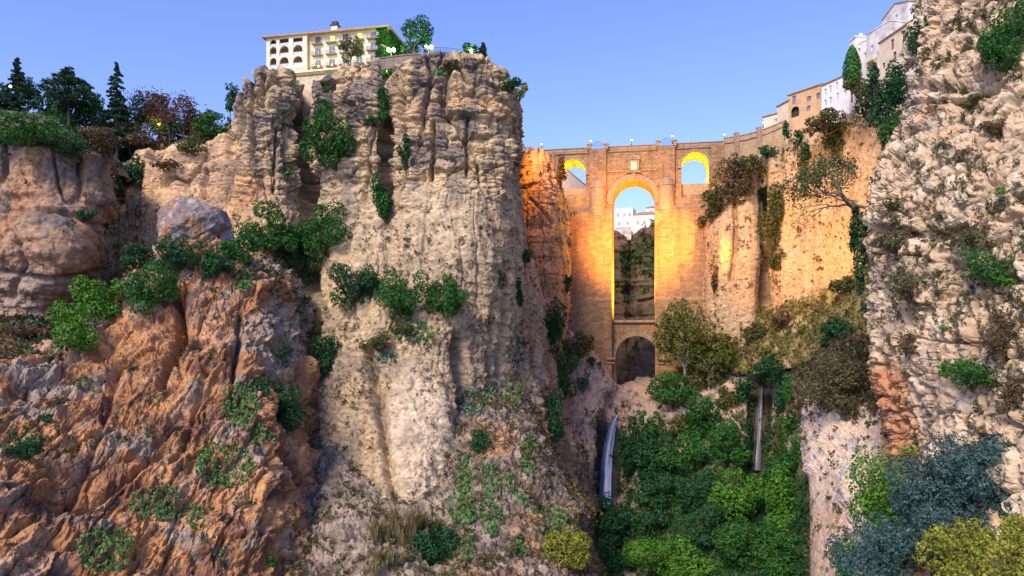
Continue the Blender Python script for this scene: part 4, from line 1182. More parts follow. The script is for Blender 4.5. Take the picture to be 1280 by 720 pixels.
def window(fc, root, u, z, w, h, glass='glass', frame='frame', rec=.35, grille=False):
    m = MB()
    f = .14
    fc.box(m, u - w / 2, u - w / 2 + f, z, z + h, -rec - .12, -rec); fc.box(m, u + w / 2 - f, u + w / 2, z, z + h, -rec - .12, -rec)
    fc.box(m, u - w / 2 + f, u + w / 2 - f, z, z + f, -rec - .12, -rec); fc.box(m, u - w / 2 + f, u + w / 2 - f, z + h - f, z + h, -rec - .12, -rec)
    fc.box(m, u - .06, u + .06, z + f, z + h - f, -rec - .12, -rec + .01)
    wn = m.build('window', M[frame], root)
    m = MB(); fc.box(m, u - w / 2 + .02, u + w / 2 - .02, z + .02, z + h - .02, -rec - .2, -rec - .13); m.build('pane', M[glass], wn)
    return wn
def balcony(fc, root, u, z, w, dep=1.0, rail=1.0, slab='hotel'):
    m = MB(); fc.box(m, u - w / 2, u + w / 2, z - .28, z, .003, dep); b = m.build('balcony', M[slab], root)
    m = MB()
    for d in (dep - .08,):
        fc.box(m, u - w / 2, u + w / 2, z + rail - .07, z + rail, d - .05, d)
        fc.box(m, u - w / 2, u + w / 2, z + .08, z + .14, d - .05, d)
    n = max(4, int(w / .3))
    for i in range(n + 1):
        uu = u - w / 2 + .02 + (w - .06) * i / n
        fc.box(m, uu, uu + .035, z, z + rail, dep - .13, dep - .08)
    for uu in (u - w / 2 + .02, u + w / 2 - .07):
        fc.box(m, uu, uu + .05, z + rail - .07, z + rail, .01, dep - .14)
    m.build('railing', M['iron'], b)
    return b

M['ledge'] = plain('weathered balcony slab', (0.24, 0.19, 0.13), .9)
# ---- the hotel
H0, H1 = plan(336, 225), plan(484, 216)
hf = Face(H0, H1)
hz1 = P(336, 50.5, 225).z; hz0 = P(336, 100, 222).z
hotel = empty('hotel', hf.at(0, hz0), 'long pale four storey hotel with arches and balconies on the cliff edge', 'hotel')
uA = hf.uz(386.5, 70)[0]
wrap = 5.4
loops = [[(0, hz0), (uA, hz0), (uA, hz1), (0, hz1)]]
arc = []
for (px, w) in ((344.5, 2.3), (358, 3.2), (375, 3.3)):
    for (py0, py1) in ((60.5, 51.5), (73, 60.5), (86.5, 74.5)):
        # rows are read at the left column and follow the level floors
        u, z0_ = hf.uz(px, py0 + (0 if px < 350 else -1.5 if px < 365 else -2.8)); z1_ = hf.uz(px, py1 + (0 if px < 350 else -1.2 if px < 365 else -2.4))[1]
        arc.append((u, z0_, w, z1_ - z0_, py0 < 62 and px > 350))
m = MB(); m.slab(Vector((0, 0, 0)) + hf.at(0, 0, 1.4), hf.a, UP, loops + [rect(u, z, w, h) if flat else arched(u, z, w, h) for u, z, w, h, flat in arc], -hf.n * .5)
m.build('wall', M['hotel'], hotel)
m = MB()
hf.box(m, 0, uA, hz0, hz0 + .01, -.9, .9); hf.box(m, 0, uA, hz1 - .2, hz1, -.9, .9)
hf.box(m, 0, .5, hz0 + .01, hz1 - .2, -.9, .9); hf.box(m, uA - .5, uA, hz0 + .01, hz1 - .2, -.9, .9)
hf.box(m, .5, uA - .5, hz0 + .01, hz1 - .2, -1.4, -.95)
for u, z, w, h, flat in arc[:3]: hf.box(m, .5, uA - .5, z - .3, z - .02, -.95, .88)
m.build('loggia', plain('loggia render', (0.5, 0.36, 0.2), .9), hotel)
for u, z, w, h, flat in arc:
    m = MB(); hf.box(m, u - w * .3, u + w * .3, z + .05, z + h * .75, -.94, -.86); m.build('window', M['glass'], hotel)
    m = MB(); hf.box(m, u - w / 2 + .01, u + w / 2 - .01, z, z + .95, 1.0, 1.08); m.build('railing', plain('pale blue balcony panel', (0.42, 0.5, 0.72), .5) if 'pale blue balcony panel' not in bpy.data.materials else bpy.data.materials['pale blue balcony panel'], hotel)
# main facade
uB = hf.L
cols_ = [397.5, 415, 432, 449, 467]
rows_ = [(55.2, 45.6), (69.6, 60), (84.5, 75.5)]       # window foot and head rows at px 397
wins = []
for px in cols_:
    for k, (a, b) in enumerate(rows_):
        u = hf.uz(px, 60)[0]; z0_ = hf.uz(397.5, a)[1]; z1_ = hf.uz(397.5, b)[1]
        wins.append((u, z0_, 1.9, z1_ - z0_, k, px))
m = MB(); m.slab(hf.at(0, 0, 0), hf.a, UP, [[(uA, hz0), (uB, hz0), (uB, hz1), (uA, hz1)]] + [rect(u, z, w, h) for u, z, w, h, k, px in wins], -hf.n * .5)
m.build('wall', M['hotel'], hotel)
for i, (u, z, w, h, k, px) in enumerate(wins):
    window(hf, hotel, u, z + .01, w - .02, h - .02, 'glass_lit' if (px, k) in ((449, 0), (415, 0)) else 'glass', 'frame' if (px, k) not in ((432, 0), (397.5, 0)) else 'wood')
    balcony(hf, hotel, u, z - .03, 3.4 if px < 460 else 3.9, 1.05, slab='ledge')
m = MB(); m.slab(hf.at(0, 0, 0), hf.a, UP, [[(uA, hz0 - 3), (uB, hz0 - 3), (uB, hz1), (uA, hz1)]], -hf.n * .001) if False else None
H2 = plan(506.5, 232.5)
side = Face(H1, H2)
m = MB(); side.box(m, 0, side.L, hz0, hz1, -.5, 0); m.build('wall', M['hotel'], hotel)
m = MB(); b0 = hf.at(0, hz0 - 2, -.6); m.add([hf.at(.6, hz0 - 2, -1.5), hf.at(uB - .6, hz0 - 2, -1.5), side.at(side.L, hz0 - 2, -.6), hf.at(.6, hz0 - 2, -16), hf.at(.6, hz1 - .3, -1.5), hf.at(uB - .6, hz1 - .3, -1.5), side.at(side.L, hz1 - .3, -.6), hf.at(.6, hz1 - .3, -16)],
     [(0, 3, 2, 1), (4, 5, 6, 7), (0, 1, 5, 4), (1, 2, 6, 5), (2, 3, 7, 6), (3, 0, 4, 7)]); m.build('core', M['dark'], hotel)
# roof: low hipped tile roof with projecting eaves
m = MB(); e = 1.1
c = [hf.at(-e, hz1, 1.4 + e), hf.at(uB + e, hz1, e), side.at(side.L + e, hz1, e), hf.at(-e, hz1, -17)]
cl = [v - UP * .0 for v in c]; ct = [v + UP * .45 for v in c]; rdg = [hf.at(6, hz1 + 2.2, -7.5), hf.at(uB - 6, hz1 + 2.2, -8)]
m.add(cl + ct + rdg, [(3, 2, 1, 0), (0, 1, 5, 4), (1, 2, 6, 5), (2, 3, 7, 6), (3, 0, 4, 7), (4, 5, 9, 8), (5, 6, 9), (6, 7, 8, 9), (7, 4, 8)])
rf = m.build('roof', M['tile'], hotel)
cu, cz = hf.uz(413, 30); 
m = MB(); hf.box(m, cu - 1.0, cu + 1.0, hz1 + .5, hz1 + 3.6, -4, -2.4); ch = m.build('chimney', M['white'], rf)
m = MB(); hf.box(m, cu - 1.3, cu + 1.3, hz1 + 3.6, hz1 + 3.9, -4.3, -2.1); hf.box(m, cu - .9, cu + .9, hz1 + 3.9, hz1 + 5.0, -3.9, -2.5); m.build('cowl', M['iron'], ch)
# lower terrace storey: warm lit arcade over a plain retaining wall
tf = Face(plan(352, 216), plan(428, 211.5))
tz1 = tf.uz(356, 93.0)[1]; tz0 = tf.uz(356, 100.5)[1]
m = MB()
holes = []
for k in range(5):
    uu = tf.L * (.12 + .19 * k); holes.append(arched(uu, tz0 + .15, 3.3, tz1 - tz0 - .55))
m.slab(tf.at(0, 0, 0), tf.a, UP, [[(0, tz0), (tf.L, tz0), (tf.L, tz1), (0, tz1)]] + holes, -tf.n * .5)
m.build('arcade', plain('warm lit arcade render', (0.62, 0.44, 0.17), .9), hotel)
m = MB(); tf.box(m, 0, tf.L, tz0 - .3, tz1, -4.0, -3.2); tf.box(m, -.4, tf.L + .4, tz1, tz1 + .35, -9, .5); m.build('terrace_floor', M['hotel'], hotel)
m = MB()
tf.box(m, 0, tf.L, tz1 + 1.3, tz1 + 1.38, .3, .36)
for k in range(60): tf.box(m, tf.L * k / 60, tf.L * k / 60 + .05, tz1 + .36, tz1 + 1.3, .3, .35)
m.build('railing', M['iron'], hotel)
for k in (0, 2, 4): lamp('terrace_light', tf.at(tf.L * (.12 + .19 * k), tz1 - .9, -1.6), 420, (1, .6, .12), .2)
for uu in (.22, .42, .62, .84):
    m = MB(); tf.box(m, tf.L * uu - .15, tf.L * uu + .15, tz1 + 1.2, tz1 + 1.6, .1, .4); m.build('terrace_lamp', M['bulb_warm'], hotel)
for uu in (.3, .7): lamp('terrace_light', tf.at(tf.L * uu, tz1 + 2.4, 2.0), 350, (1, .72, .3), .4)
tw = Face(plan(350, 212.5), plan(424, 208))
tr = empty('retaining_wall', tw.at(0, tz0 - 14), 'plain cream retaining wall under the hotel terrace', 'wall')
m = MB(); tw.box(m, 0, tw.L, tz0 - 14, tz0 - .5, -1.2, 0); m.build('wall', plain('old cream masonry', (0.52, 0.42, 0.30), .95, var=.25, scale=.8), tr)
m = MB(); tw.box(m, -.3, tw.L + .3, tz0 - .5, tz0 - .05, -6, .35); m.build('coping', M['parapet'], tr)
uu, zz_ = tw.uz(399, 104); m = MB(); tw.box(m, uu - .9, uu + .9, zz_ - .7, zz_ + .8, .004, .09); m.build('shutter', plain('dark red shutter', (0.12, 0.02, 0.025), .7), tr)

# ---- cliff-top parapet walls and railings
pw, stp = wall_run('parapet_wall', [(470, 199, 72.5), (486, 198, 70.5), (502, 196.5, 68.5), (520, 195.5, 67), (541, 194.8, 66.5)], M['parapet'], .6, 'low grey stone wall on the cliff edge under the plaza tree', 'wall', M['parapet'], -3.4)
pw2, stp2 = wall_run('parapet_wall', [(541.5, 194.8, 64.5), (558, 195, 65), (575, 196, 67), (590, 197.5, 70)], M['parapet'], .6, 'rounded stone lookout wall at the middle of the cliff top', 'wall', M['parapet'], -3.6)
def railing(pts, label, h=1.1):
    a = [P(x, y, Y) for x, Y, y in pts]
    root = empty('railing', a[0], label, 'railing')
    m = MB(); m.tube([v + UP * h for v in a], .05, 5); m.tube([v + UP * h * .5 for v in a], .03, 4)
    m.build('rail', M['iron'], root)
    for v, w in zip(a[:-1], a[1:]):
        for k in range(4):
            q = v.lerp(w, k / 4); m = MB(); m.tube([q - UP * .2, q + UP * h], .04, 4); m.build('post', M['iron'], root)
railing([(500, 197, 68.6), (512, 196.3, 67.6), (526, 195.6, 66.9), (541, 195.2, 66.4)], 'thin iron railing on the low wall under the plaza tree')
railing([(543, 195.2, 64.4), (558, 195.4, 64.8), (575, 196.4, 66.8), (592, 198, 70)], 'thin iron railing on the rounded lookout wall')

# ---- houses of the town on the right
def house(name, label, cat, A, B, ytop, yb, depth, wall, roof='tile', wins=(), gable=False, eave=.5, arches=(), roof_h=1.6, wall2=None, par=0.0, found=9):
    """front between A=(px,Y) and B=(px,Y); ytop = pixel row of the eaves at A; yb = row of the foot at A"""
    fc = Face(plan(*A), plan(*B)); z1 = P(A[0], ytop, A[1]).z; z0 = P(A[0], yb, A[1]).z; zf = z0 - found
    root = empty(name, fc.at(0, z0), label, cat)
    hs = [rect(fc.L * u, z0 + (z1 - z0) * v, w, h) for u, v, w, h in [q[:4] for q in wins]] + [arched(fc.L * u, z0 + (z1 - z0) * v, w, h) for u, v, w, h in arches]
    m = MB()
    m.slab(fc.at(0, 0, 0), fc.a, UP, [[(0, zf), (fc.L, zf), (fc.L, z1), (0, z1)]] + hs, -fc.n * .45)
    fc.box(m, 0, .4, zf, z1, -depth, -.45); fc.box(m, fc.L - .4, fc.L, zf, z1, -depth, -.45); fc.box(m, .4, fc.L - .4, zf, z1, -depth, -depth + .4)
    m.build('wall', M[wall], root)
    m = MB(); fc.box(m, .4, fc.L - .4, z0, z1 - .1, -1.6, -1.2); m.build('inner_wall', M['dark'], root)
    for q in wins:
        u, v, w, h = q[:4]
        window(fc, root, fc.L * u, z0 + (z1 - z0) * v + .01, w - .02, h - .02, 'glass', 'wood' if len(q) > 4 else 'frame', .25)
    m = MB(); e = eave
    if roof == 'flat':
        fc.box(m, -.15, fc.L + .15, z1, z1 + .35 + par, -depth - .15, .15); rf = m.build('roof', M[wall2 or wall], root)
    else:
        a = [fc.at(-e, z1, e), fc.at(fc.L + e, z1, e), fc.at(fc.L + e, z1, -depth - e), fc.at(-e, z1, -depth - e)]
        t = [v + UP * .3 for v in a]
        if gable:
            r = [fc.at(fc.L / 2, z1 + roof_h, e), fc.at(fc.L / 2, z1 + roof_h, -depth - e)]; r2 = [v + UP * .3 for v in r]
            m.add([a[0], r[0], r[1], a[3], t[0], r2[0], r2[1], t[3]], [(0, 1, 2, 3), (7, 6, 5, 4), (0, 4, 5, 1), (3, 2, 6, 7), (0, 3, 7, 4)])
            m.add([a[1], r[0], r[1], a[2], t[1], r2[0], r2[1], t[2]], [(3, 2, 1, 0), (4, 5, 6, 7), (1, 5, 4, 0), (7, 6, 2, 3), (4, 7, 3, 0)])
            mm = MB(); mm.add([fc.at(0, z1, -.002), fc.at(fc.L, z1, -.002), fc.at(fc.L / 2, z1 + roof_h - .02, -.002), fc.at(0, z1, -.4), fc.at(fc.L, z1, -.4), fc.at(fc.L / 2, z1 + roof_h - .02, -.4)], [(0, 1, 2), (5, 4, 3), (0, 2, 5, 3), (1, 4, 5, 2), (0, 3, 4, 1)])
            mm.build('gable', M[wall], root)
        else:
            r = [fc.at(min(depth / 2, fc.L * .3), z1 + roof_h, -depth / 2), fc.at(fc.L - min(depth / 2, fc.L * .3), z1 + roof_h, -depth / 2)]
            m.add(a + t + r, [(3, 2, 1, 0), (0, 1, 5, 4), (1, 2, 6, 5), (2, 3, 7, 6), (3, 0, 4, 7), (4, 5, 9, 8), (5, 6, 9), (6, 7, 8, 9), (7, 4, 8)])
        rf = m.build('roof', M[roof], root)
    return root, fc, z0, z1, rf
house('house', 'low ochre house with tiled eaves at the end of the curving wall', 'house', (954, 276), (973, 271), 146.5, 166, 7, 'cream', wins=((.8, .45, 1.3, 1.6),))
house('house', 'narrow tall cream house between the low ochre house and the old ochre facade', 'house', (971.5, 271), (986, 264), 133.5, 160, 7, 'cream')
house('house', 'old ochre facade with a dark round arch doorway above the curving wall', 'house', (985.5, 264), (1028, 252), 119.5, 160, 9, 'ochre', wins=((.18, .68, 1.6, 3.0, 1), (.62, .62, 1.7, 1.8, 1), (.6, .34, 1.6, 1.8, 1), (.88, .62, 1.5, 1.9, 1)), arches=((.2, .28, 3.6, 3.8),))
house('house', 'white two storey house with small windows left of the cypress', 'house', (1027, 251), (1062, 239), 107.5, 143, 9, 'white', wins=((.14, .60, 1.2, 2.4), (.32, .62, 1.2, 2.6), (.56, .64, 1.1, 2.6), (.80, .66, 1.1, 2.6), (.14, .22, 1.2, 2.4), (.32, .24, 1.2, 2.4), (.58, .30, 1.1, 2.2), (.84, .34, 1.2, 1.6)))
house('house', 'white house with a small roof turret right behind the cypress', 'house', (1068.5, 232), (1086, 226), 58, 115, 10, 'white', roof='flat', wins=((.3, .8, 1.2, 1.6), (.75, .62, 1.1, 1.8)))
m = MB(); q = P(1078, 55.5, 231); m.box(q + Vector((-2.2, 0, -1)), (4.2, 0, 0), (0, 4, 0), (0, 0, 3.4)); m.box(q + Vector((-2.5, -.3, 2.4)), (4.8, 0, 0), (0, 4.6, 0), (0, 0, .3)); m.box(q + Vector((-.3, 1, 2.7)), (.9, 0, 0), (0, .9, 0), (0, 0, 1.4))
rt = m.build('roof_turret', M['white'], bpy.data.objects[[o.name for o in bpy.data.objects if o.get('label', '').startswith('white house with a small roof turret')][0]])
house('house', 'stained white house with a lean-to balcony left of the tall gabled house', 'house', (1083, 223), (1112, 213), 44, 110, 9, 'white_old', roof='flat', wins=((.25, .62, 1.1, 2.0), (.2, .34, 1.2, 2.2, 1), (.7, .46, 1.1, 1.9)))
m = MB(); fc = Face(plan(1083, 223), plan(1112, 213)); zb = P(1090, 88, 221).z
m.add([fc.at(2, zb, 0.02), fc.at(2, zb + 3.2, .02), fc.at(2, zb + 2.2, 1.6), fc.at(5, zb, 0.02), fc.at(5, zb + 3.2, .02), fc.at(5, zb + 2.2, 1.6)], [(0, 1, 2), (5, 4, 3), (0, 2, 5, 3), (1, 4, 5, 2), (0, 3, 4, 1)])
m.build('lean_to_roof', M['ochre'], bpy.data.objects[[o.name for o in bpy.data.objects if o.get('label', '').startswith('stained white house')][0]])
house('house', 'tall grey white house with a broken gable behind the ochre facade', 'house', (1103, 226), (1136, 213), 26, 100, 12, 'white_old', gable=True, roof_h=2.4, wins=((.55, .8, 1.4, 2.4),), eave=.25)
house('house', 'ochre topped house with four dark windows beside the near right cliff', 'house', (1099, 207), (1150, 189), 54.5, 112, 9, 'cream', wins=((.34, .68, 1.5, 3.0, 1), (.62, .70, 1.5, 3.0, 1), (.40, .38, 1.5, 3.0, 1), (.68, .42, 1.5, 3.0, 1), (.12, .40, 1.2, 1.6, 1), (.88, .72, 1.3, 2.4, 1)), eave=.4)
house('house', 'long white house with a level roof, furthest right behind the near cliff', 'house', (1132, 216), (1172, 203), 19, 100, 12, 'white_old', roof='flat', wins=((.2, .85, 1.2, 1.8),))
# ---- houses beyond the bridge
house('house', 'white stepped house seen through the left half of the great arch', 'house', (765, 404), (791, 400), 262, 288, 9, 'white', roof='flat', wins=((.3, .62, 1.4, 2), (.6, .62, 1.4, 2), (.85, .62, 1.4, 2), (.35, .2, 1.4, 2), (.75, .2, 1.4, 2)), found=1.5)
house('house', 'low white house with dark tiled roof seen through the great arch, right half', 'house', (789, 401), (822, 396), 269, 292, 9, 'white', wins=((.25, .45, 1.4, 2.2), (.5, .45, 1.4, 2.2), (.78, .5, 2, 2)), roof_h=2.2, found=1.5)
house('house', 'small white house with a chimney on the roof behind the great arch', 'house', (808, 412), (820, 410), 260, 285, 8, 'white', wins=((.5, .7, 1.4, 1.8),), found=1.5)
house('house', 'grey masonry house low on the rim behind the great arch', 'house', (771, 394), (789, 393), 285, 297, 7, 'white_old', roof='flat', found=1.5)
house('house', 'long white house with a tiled roof seen through the left side arch', 'house', (700, 322), (735, 372), 206, 262, 9, 'white', wins=((.2, .72, 1.4, 2.6, 1), (.42, .72, 1.4, 2.6, 1), (.62, .72, 1.4, 2.6, 1), (.82, .72, 1.4, 2.6, 1), (.3, .5, 1.4, 2.2), (.6, .5, 1.4, 2.2)), roof_h=2.0, found=1.5)
house('house', 'small pale gabled house at the left end of the bridge', 'house', (634, 300), (660, 306), 184, 215, 8, 'white', gable=True, roof_h=2.6)

# ------------------------------------------------------------------ waterfalls
def waterfall(line, label, seed, mat='water'):
    """line: (px, py, half width px) down the fall; hung on the rock behind it"""
    rng = np.random.default_rng(seed)
    Y0 = [min(h[2] * 0 + h[0].y for h in [hit(px, py, ('gorge',))]) for px, py, w in line]
    pts = []
    ymin = 1e9
    for (px, py, w), y in zip(line, Y0):
        ymin = min(ymin, y - 2.0); pts.append((px, py, w, ymin))
    n, kx = 60, 22
    A = pchip(np.array(pts, float), np.linspace(0, len(pts) - 1, n))
    V = []
    ph = rng.random(kx + 1) * 6
    for i in range(n):
        px, py, w, Y = A[i]
        for k in range(kx + 1):
            t = k / kx * 2 - 1
            q = P(px + t * w, py, Y)
            q.y += .5 * t * t + .25 * math.sin(ph[k] * 7 + i * .05); q.x += t * .12 * math.sin(i * .5 + ph[0] * 9)
            V.append(q)
    f = [(i * (kx + 1) + k, i * (kx + 1) + k + 1, (i + 1) * (kx + 1) + k + 1, (i + 1) * (kx + 1) + k) for i in range(n - 1) for k in range(kx)]
    nb = len(V); V += [v + Vector((0, .5, 0)) for v in V]
    f += [tuple(i + nb for i in q[::-1]) for q in f]
    uv = np.array([[(k / kx), i / n] for i in range(n) for k in range(kx + 1)] * 2)
    o = mesh_np('waterfall', np.array([tuple(v) for v in V]), f, M[mat], None, True, {'across': ('FLOAT', 'POINT', uv[:, 0]), 'down': ('FLOAT', 'POINT', uv[:, 1])})
    tag(o, label, 'waterfall')
    return o
m_, t_, b_ = mat_new('falling water')
a1 = t_.nodes.new('ShaderNodeAttribute'); a1.attribute_name = 'across'; a2 = t_.nodes.new('ShaderNodeAttribute'); a2.attribute_name = 'down'
cb_ = t_.nodes.new('ShaderNodeCombineXYZ'); mu = t_.nodes.new('ShaderNodeMath'); mu.operation = 'MULTIPLY'; mu.inputs[1].default_value = 7
mu2 = t_.nodes.new('ShaderNodeMath'); mu2.operation = 'MULTIPLY'; mu2.inputs[1].default_value = .7
t_.links.new(a1.outputs['Fac'], mu.inputs[0]); t_.links.new(a2.outputs['Fac'], mu2.inputs[0])
t_.links.new(mu.outputs['Value'], cb_.inputs['X']); t_.links.new(mu2.outputs['Value'], cb_.inputs['Y'])
nz_ = t_.nodes.new('ShaderNodeTexNoise'); nz_.inputs['Scale'].default_value = 1.0; nz_.inputs['Detail'].default_value = 3
t_.links.new(cb_.outputs['Vector'], nz_.inputs['Vector'])
rp_ = t_.nodes.new('ShaderNodeValToRGB'); rp_.color_ramp.elements[0].position = .38; rp_.color_ramp.elements[0].color = (.03, .05, .13, 1); rp_.color_ramp.elements[1].position = .66; rp_.color_ramp.elements[1].color = (.66, .74, .95, 1)
e_ = rp_.color_ramp.elements.new(.50); e_.color = (.12, .18, .40, 1)
co_ = t_.nodes.new('ShaderNodeMath'); co_.operation = 'MULTIPLY_ADD'; co_.inputs[1].default_value = -.62; co_.inputs[2].default_value = .15
ab_ = t_.nodes.new('ShaderNodeMath'); ab_.operation = 'ABSOLUTE'; su_ = t_.nodes.new('ShaderNodeMath'); su_.operation = 'SUBTRACT'; su_.inputs[1].default_value = .5
t_.links.new(a1.outputs['Fac'], su_.inputs[0]); t_.links.new(su_.outputs['Value'], ab_.inputs[0]); t_.links.new(ab_.outputs['Value'], co_.inputs[0])
ad_ = t_.nodes.new('ShaderNodeMath'); ad_.operation = 'ADD'; t_.links.new(nz_.outputs['Fac'], ad_.inputs[0]); t_.links.new(co_.outputs['Value'], ad_.inputs[1])
t_.links.new(ad_.outputs['Value'], rp_.inputs['Fac']); t_.links.new(rp_.outputs['Color'], b_.inputs['Base Color']); b_.inputs['Roughness'].default_value = .4
tr_ = t_.nodes.new('ShaderNodeBsdfTransparent'); mx_ = t_.nodes.new('ShaderNodeMixShader')
mr_e = t_.nodes.new('ShaderNodeMapRange'); mr_e.interpolation_type = 'SMOOTHSTEP'; mr_e.inputs['From Min'].default_value = .14; mr_e.inputs['From Max'].default_value = .5; mr_e.inputs['To Min'].default_value = .95; mr_e.inputs['To Max'].default_value = .0
t_.links.new(ab_.outputs['Value'], mr_e.inputs['Value']); t_.links.new(mr_e.outputs['Result'], mx_.inputs['Fac'])
t_.links.new(tr_.outputs['BSDF'], mx_.inputs[1]); t_.links.new(b_.outputs['BSDF'], mx_.inputs[2]); t_.links.new(mx_.outputs['Shader'], t_.nodes['Material Output'].inputs['Surface'])
M['water'] = m_
m2_ = m_.copy(); m2_.name = 'thin falling water'
for n_ in m2_.node_tree.nodes:
    if n_.type == 'VALTORGB':
        for e2, cc in zip(n_.color_ramp.elements, ((.02, .02, .022, 1), (.05, .052, .07, 1), (.22, .25, .32, 1))): e2.color = cc
    if n_.type == 'MAP_RANGE': n_.inputs['From Min'].default_value = .02; n_.inputs['From Max'].default_value = .42; n_.inputs['To Min'].default_value = .8; n_.inputs['To Max'].default_value = .0
M['water_thin'] = m2_
waterfall([(772, 518, 2.5), (768, 527, 5.5), (763, 548, 8.5), (759, 580, 10.5), (757, 634, 11.5)], 'broad blue white waterfall below the bridge', 3)
waterfall([(953, 474, 3), (952, 490, 4.5), (950, 520, 6.5), (948, 550, 7.5), (946, 588, 8.5)], 'thin second waterfall falling past dark ivy on the right', 4, 'water_thin')

# ---- boulder under the skyline of the red slope
bpy_bm = None
import bmesh
def unit_dirs(rng, n):
    v = rng.normal(size=(n, 3)); return v / np.linalg.norm(v, axis=1, keepdims=True)
def boulder(c, r, label, seed, mat, squash=(1, 1, 1), sub=6, colr=((.30, .27, .27), (.40, .2, .11))):
    bm = bmesh.new(); bmesh.ops.create_icosphere(bm, subdivisions=sub, radius=1)
    V = np.array([v.co[:] for v in bm.verts]); Fc = np.array([[v.index for v in f.verts] for f in bm.faces]); bm.free()
    rg = np.random.default_rng(seed); pl = unit_dirs(rg, 17); hh = rg.uniform(.62, .95, 17)
    dt = V @ pl.T
    V = V * np.minimum(1.0, np.min(np.where(dt > .05, hh[None] / np.maximum(dt, .05), 9), 1))[:, None]
    s = np.array(squash) * r * 1.12
    p = V * s + np.array(c)
    d = .10 * r * fbm(p / (r * .9), 3, seed) + .14 * r * (ridged(p / (r * .6), 3, seed + 3) - .5)
    l1 = lumps(p, r * .45, seed + 5)[0]; l2 = lumps(p, r * .16, seed + 6)[0]
    d += .05 * r * l1 + .04 * r * l2
    q = p + V * d[:, None]
    col = mixc(mixc(tile(colr[0], len(p)), colr[1], sstep(0, .35, noise(p / (r * .5), seed + 9))), (.5, .46, .43), .6 * sstep(.1, .45, noise(p / (r * .25), seed + 11)))
    col *= (1 + .3 * noise(p / .6, seed + 12))[:, None]
    o = mesh_np('boulder', q, Fc, mat, None, False, {'rock': ('FLOAT_COLOR', 'POINT', np.concatenate([np.clip(col, .01, .9), np.ones((len(p), 1))], 1))})
    return tag(o, label, 'boulder')
boulder(P(238, 286, 160), 6.6, 'great split boulder on top of the red slope', 51, M['rock_soft'], (1.1, .9, .92), 6, ((.235, .20, .19), (.34, .175, .10)))
boulder(P(282, 303, 162), 2.6, 'smaller grey boulder leaning on the great split boulder', 57, M['rock_soft'], (1, .8, 1.2), 5)
h = hit(800, 690); boulder(h[0], 3.0, 'flat bluish boulder among the trees on the gorge floor', 61, M['rock_soft'], (1.3, 1, .55), 5, ((.30, .28, .33), (.26, .25, .28)))
h = hit(765, 672); boulder(h[0], 2.6, 'brown boulder among bushes below the broad waterfall', 63, M['rock_soft'], (1.3, 1, .8), 5, ((.2, .15, .13), (.26, .2, .17)))
# ---- iron rungs on the near cliff
rungs = empty('rung_ladder', hit(1172, 530)[0], 'ladder of thin iron rungs fixed to the near right cliff', 'ladder')
for k in range(11):
    py = 441 + k * 8.6; px = 1171 + (0 if k < 4 else -5 if k < 7 else -9) + k * .1
    hA, hB = hit(px - 4.5, py, ('near',)), hit(px + 4.5, py, ('near',))
    if not hA or not hB: continue
    y = min(hA[0].y, hB[0].y) - .22
    a, b = P(px - 4, py, y), P(px + 4, py, y)
    m = MB(); m.tube([a + Vector((0, .9, 0)), a, b, b + Vector((0, .9, 0))], .045, 5); m.build('rung', M['iron'], rungs)

# ------------------------------------------------------------------ plants
def unit(rng, n):
    v = rng.normal(size=(n, 3)); return v / np.linalg.norm(v, axis=1, keepdims=True)

def leaf_quads(p, nrm, size, rng, elong=1.6, droop=0.0):
    """one pointed four-cornered leaf at every point"""
    n = len(p)
    r = unit(rng, n)
    t = np.cross(nrm, r); t /= np.linalg.norm(t, axis=1, keepdims=True) + 1e-9
    t[:, 2] -= droop; t /= np.linalg.norm(t, axis=1, keepdims=True) + 1e-9
    b = np.cross(nrm, t); b /= np.linalg.norm(b, axis=1, keepdims=True) + 1e-9
    s = (size * rng.uniform(.6, 1.35, n))[:, None]
    fold = nrm * s * .22
    V = np.stack([p - t * s * .5 * elong, p + b * s * .5 + fold, p + t * s * .5 * elong, p - b * s * .5 + fold], 1).reshape(-1, 3)
    f = np.arange(n * 4).reshape(n, 4)
    return V, f

def leafy(name, P_, N_, size, rng, mat, parent, tone, elong=1.6, droop=0.0):
    V, f = leaf_quads(P_, N_, size, rng, elong, droop)
    return mesh_np(name, V, f, mat, parent, False, {'tone': ('FLOAT', 'FACE', np.clip(tone, 0, 1))})

def lobes_in(rng, c, rad, n, spread=.95, small=(.18, .46)):
    out = []
    for k in range(n):
        v = unit(rng, 1)[0] * rng.uniform(.45, 1.0) ** .6 * spread
        s = rng.uniform(*small)
        out.append((np.array(c) + v * rad, np.array(rad) * s * rng.uniform(.8, 1.2, 3)))
    out.append((np.array(c) - np.array([0, 0, rad[2] * .15]), np.array(rad) * .5))
    return out

def leaf_points(lobes, n, rng, gap=.42, scale=None, inner=.68):
    w = np.array([np.prod(r) ** (2 / 3) for c, r in lobes]); w /= w.sum()
    n2 = int(n * 1.9)
    k = rng.choice(len(lobes), n2, p=w)
    C = np.array([c for c, r in lobes])[k]; Rr = np.array([r for c, r in lobes])[k]
    d = unit(rng, n2)
    rr = inner + (1.08 - inner) * rng.random(n2) ** .55
    p = C + d * Rr * rr[:, None]
    sc = scale or float(np.mean([np.mean(r) for c, r in lobes])) * .55
    g = noise(p / sc, int(rng.integers(1e6)))
    keep = g > -gap - .5 * (rng.random(n2) - .5)
    p, d, g = p[keep][:n], d[keep][:n], g[keep][:n]
    nrm = d * .9 + unit(rng, len(p)) * .75 + np.array([0, 0, .25]); nrm /= np.linalg.norm(nrm, axis=1, keepdims=True)
    tone = .48 + .38 * g + .20 * (rng.random(len(p)) - .5)
    return p, nrm, tone

SEED = [1000]
def rng_next():
    SEED[0] += 1; return np.random.default_rng(SEED[0])

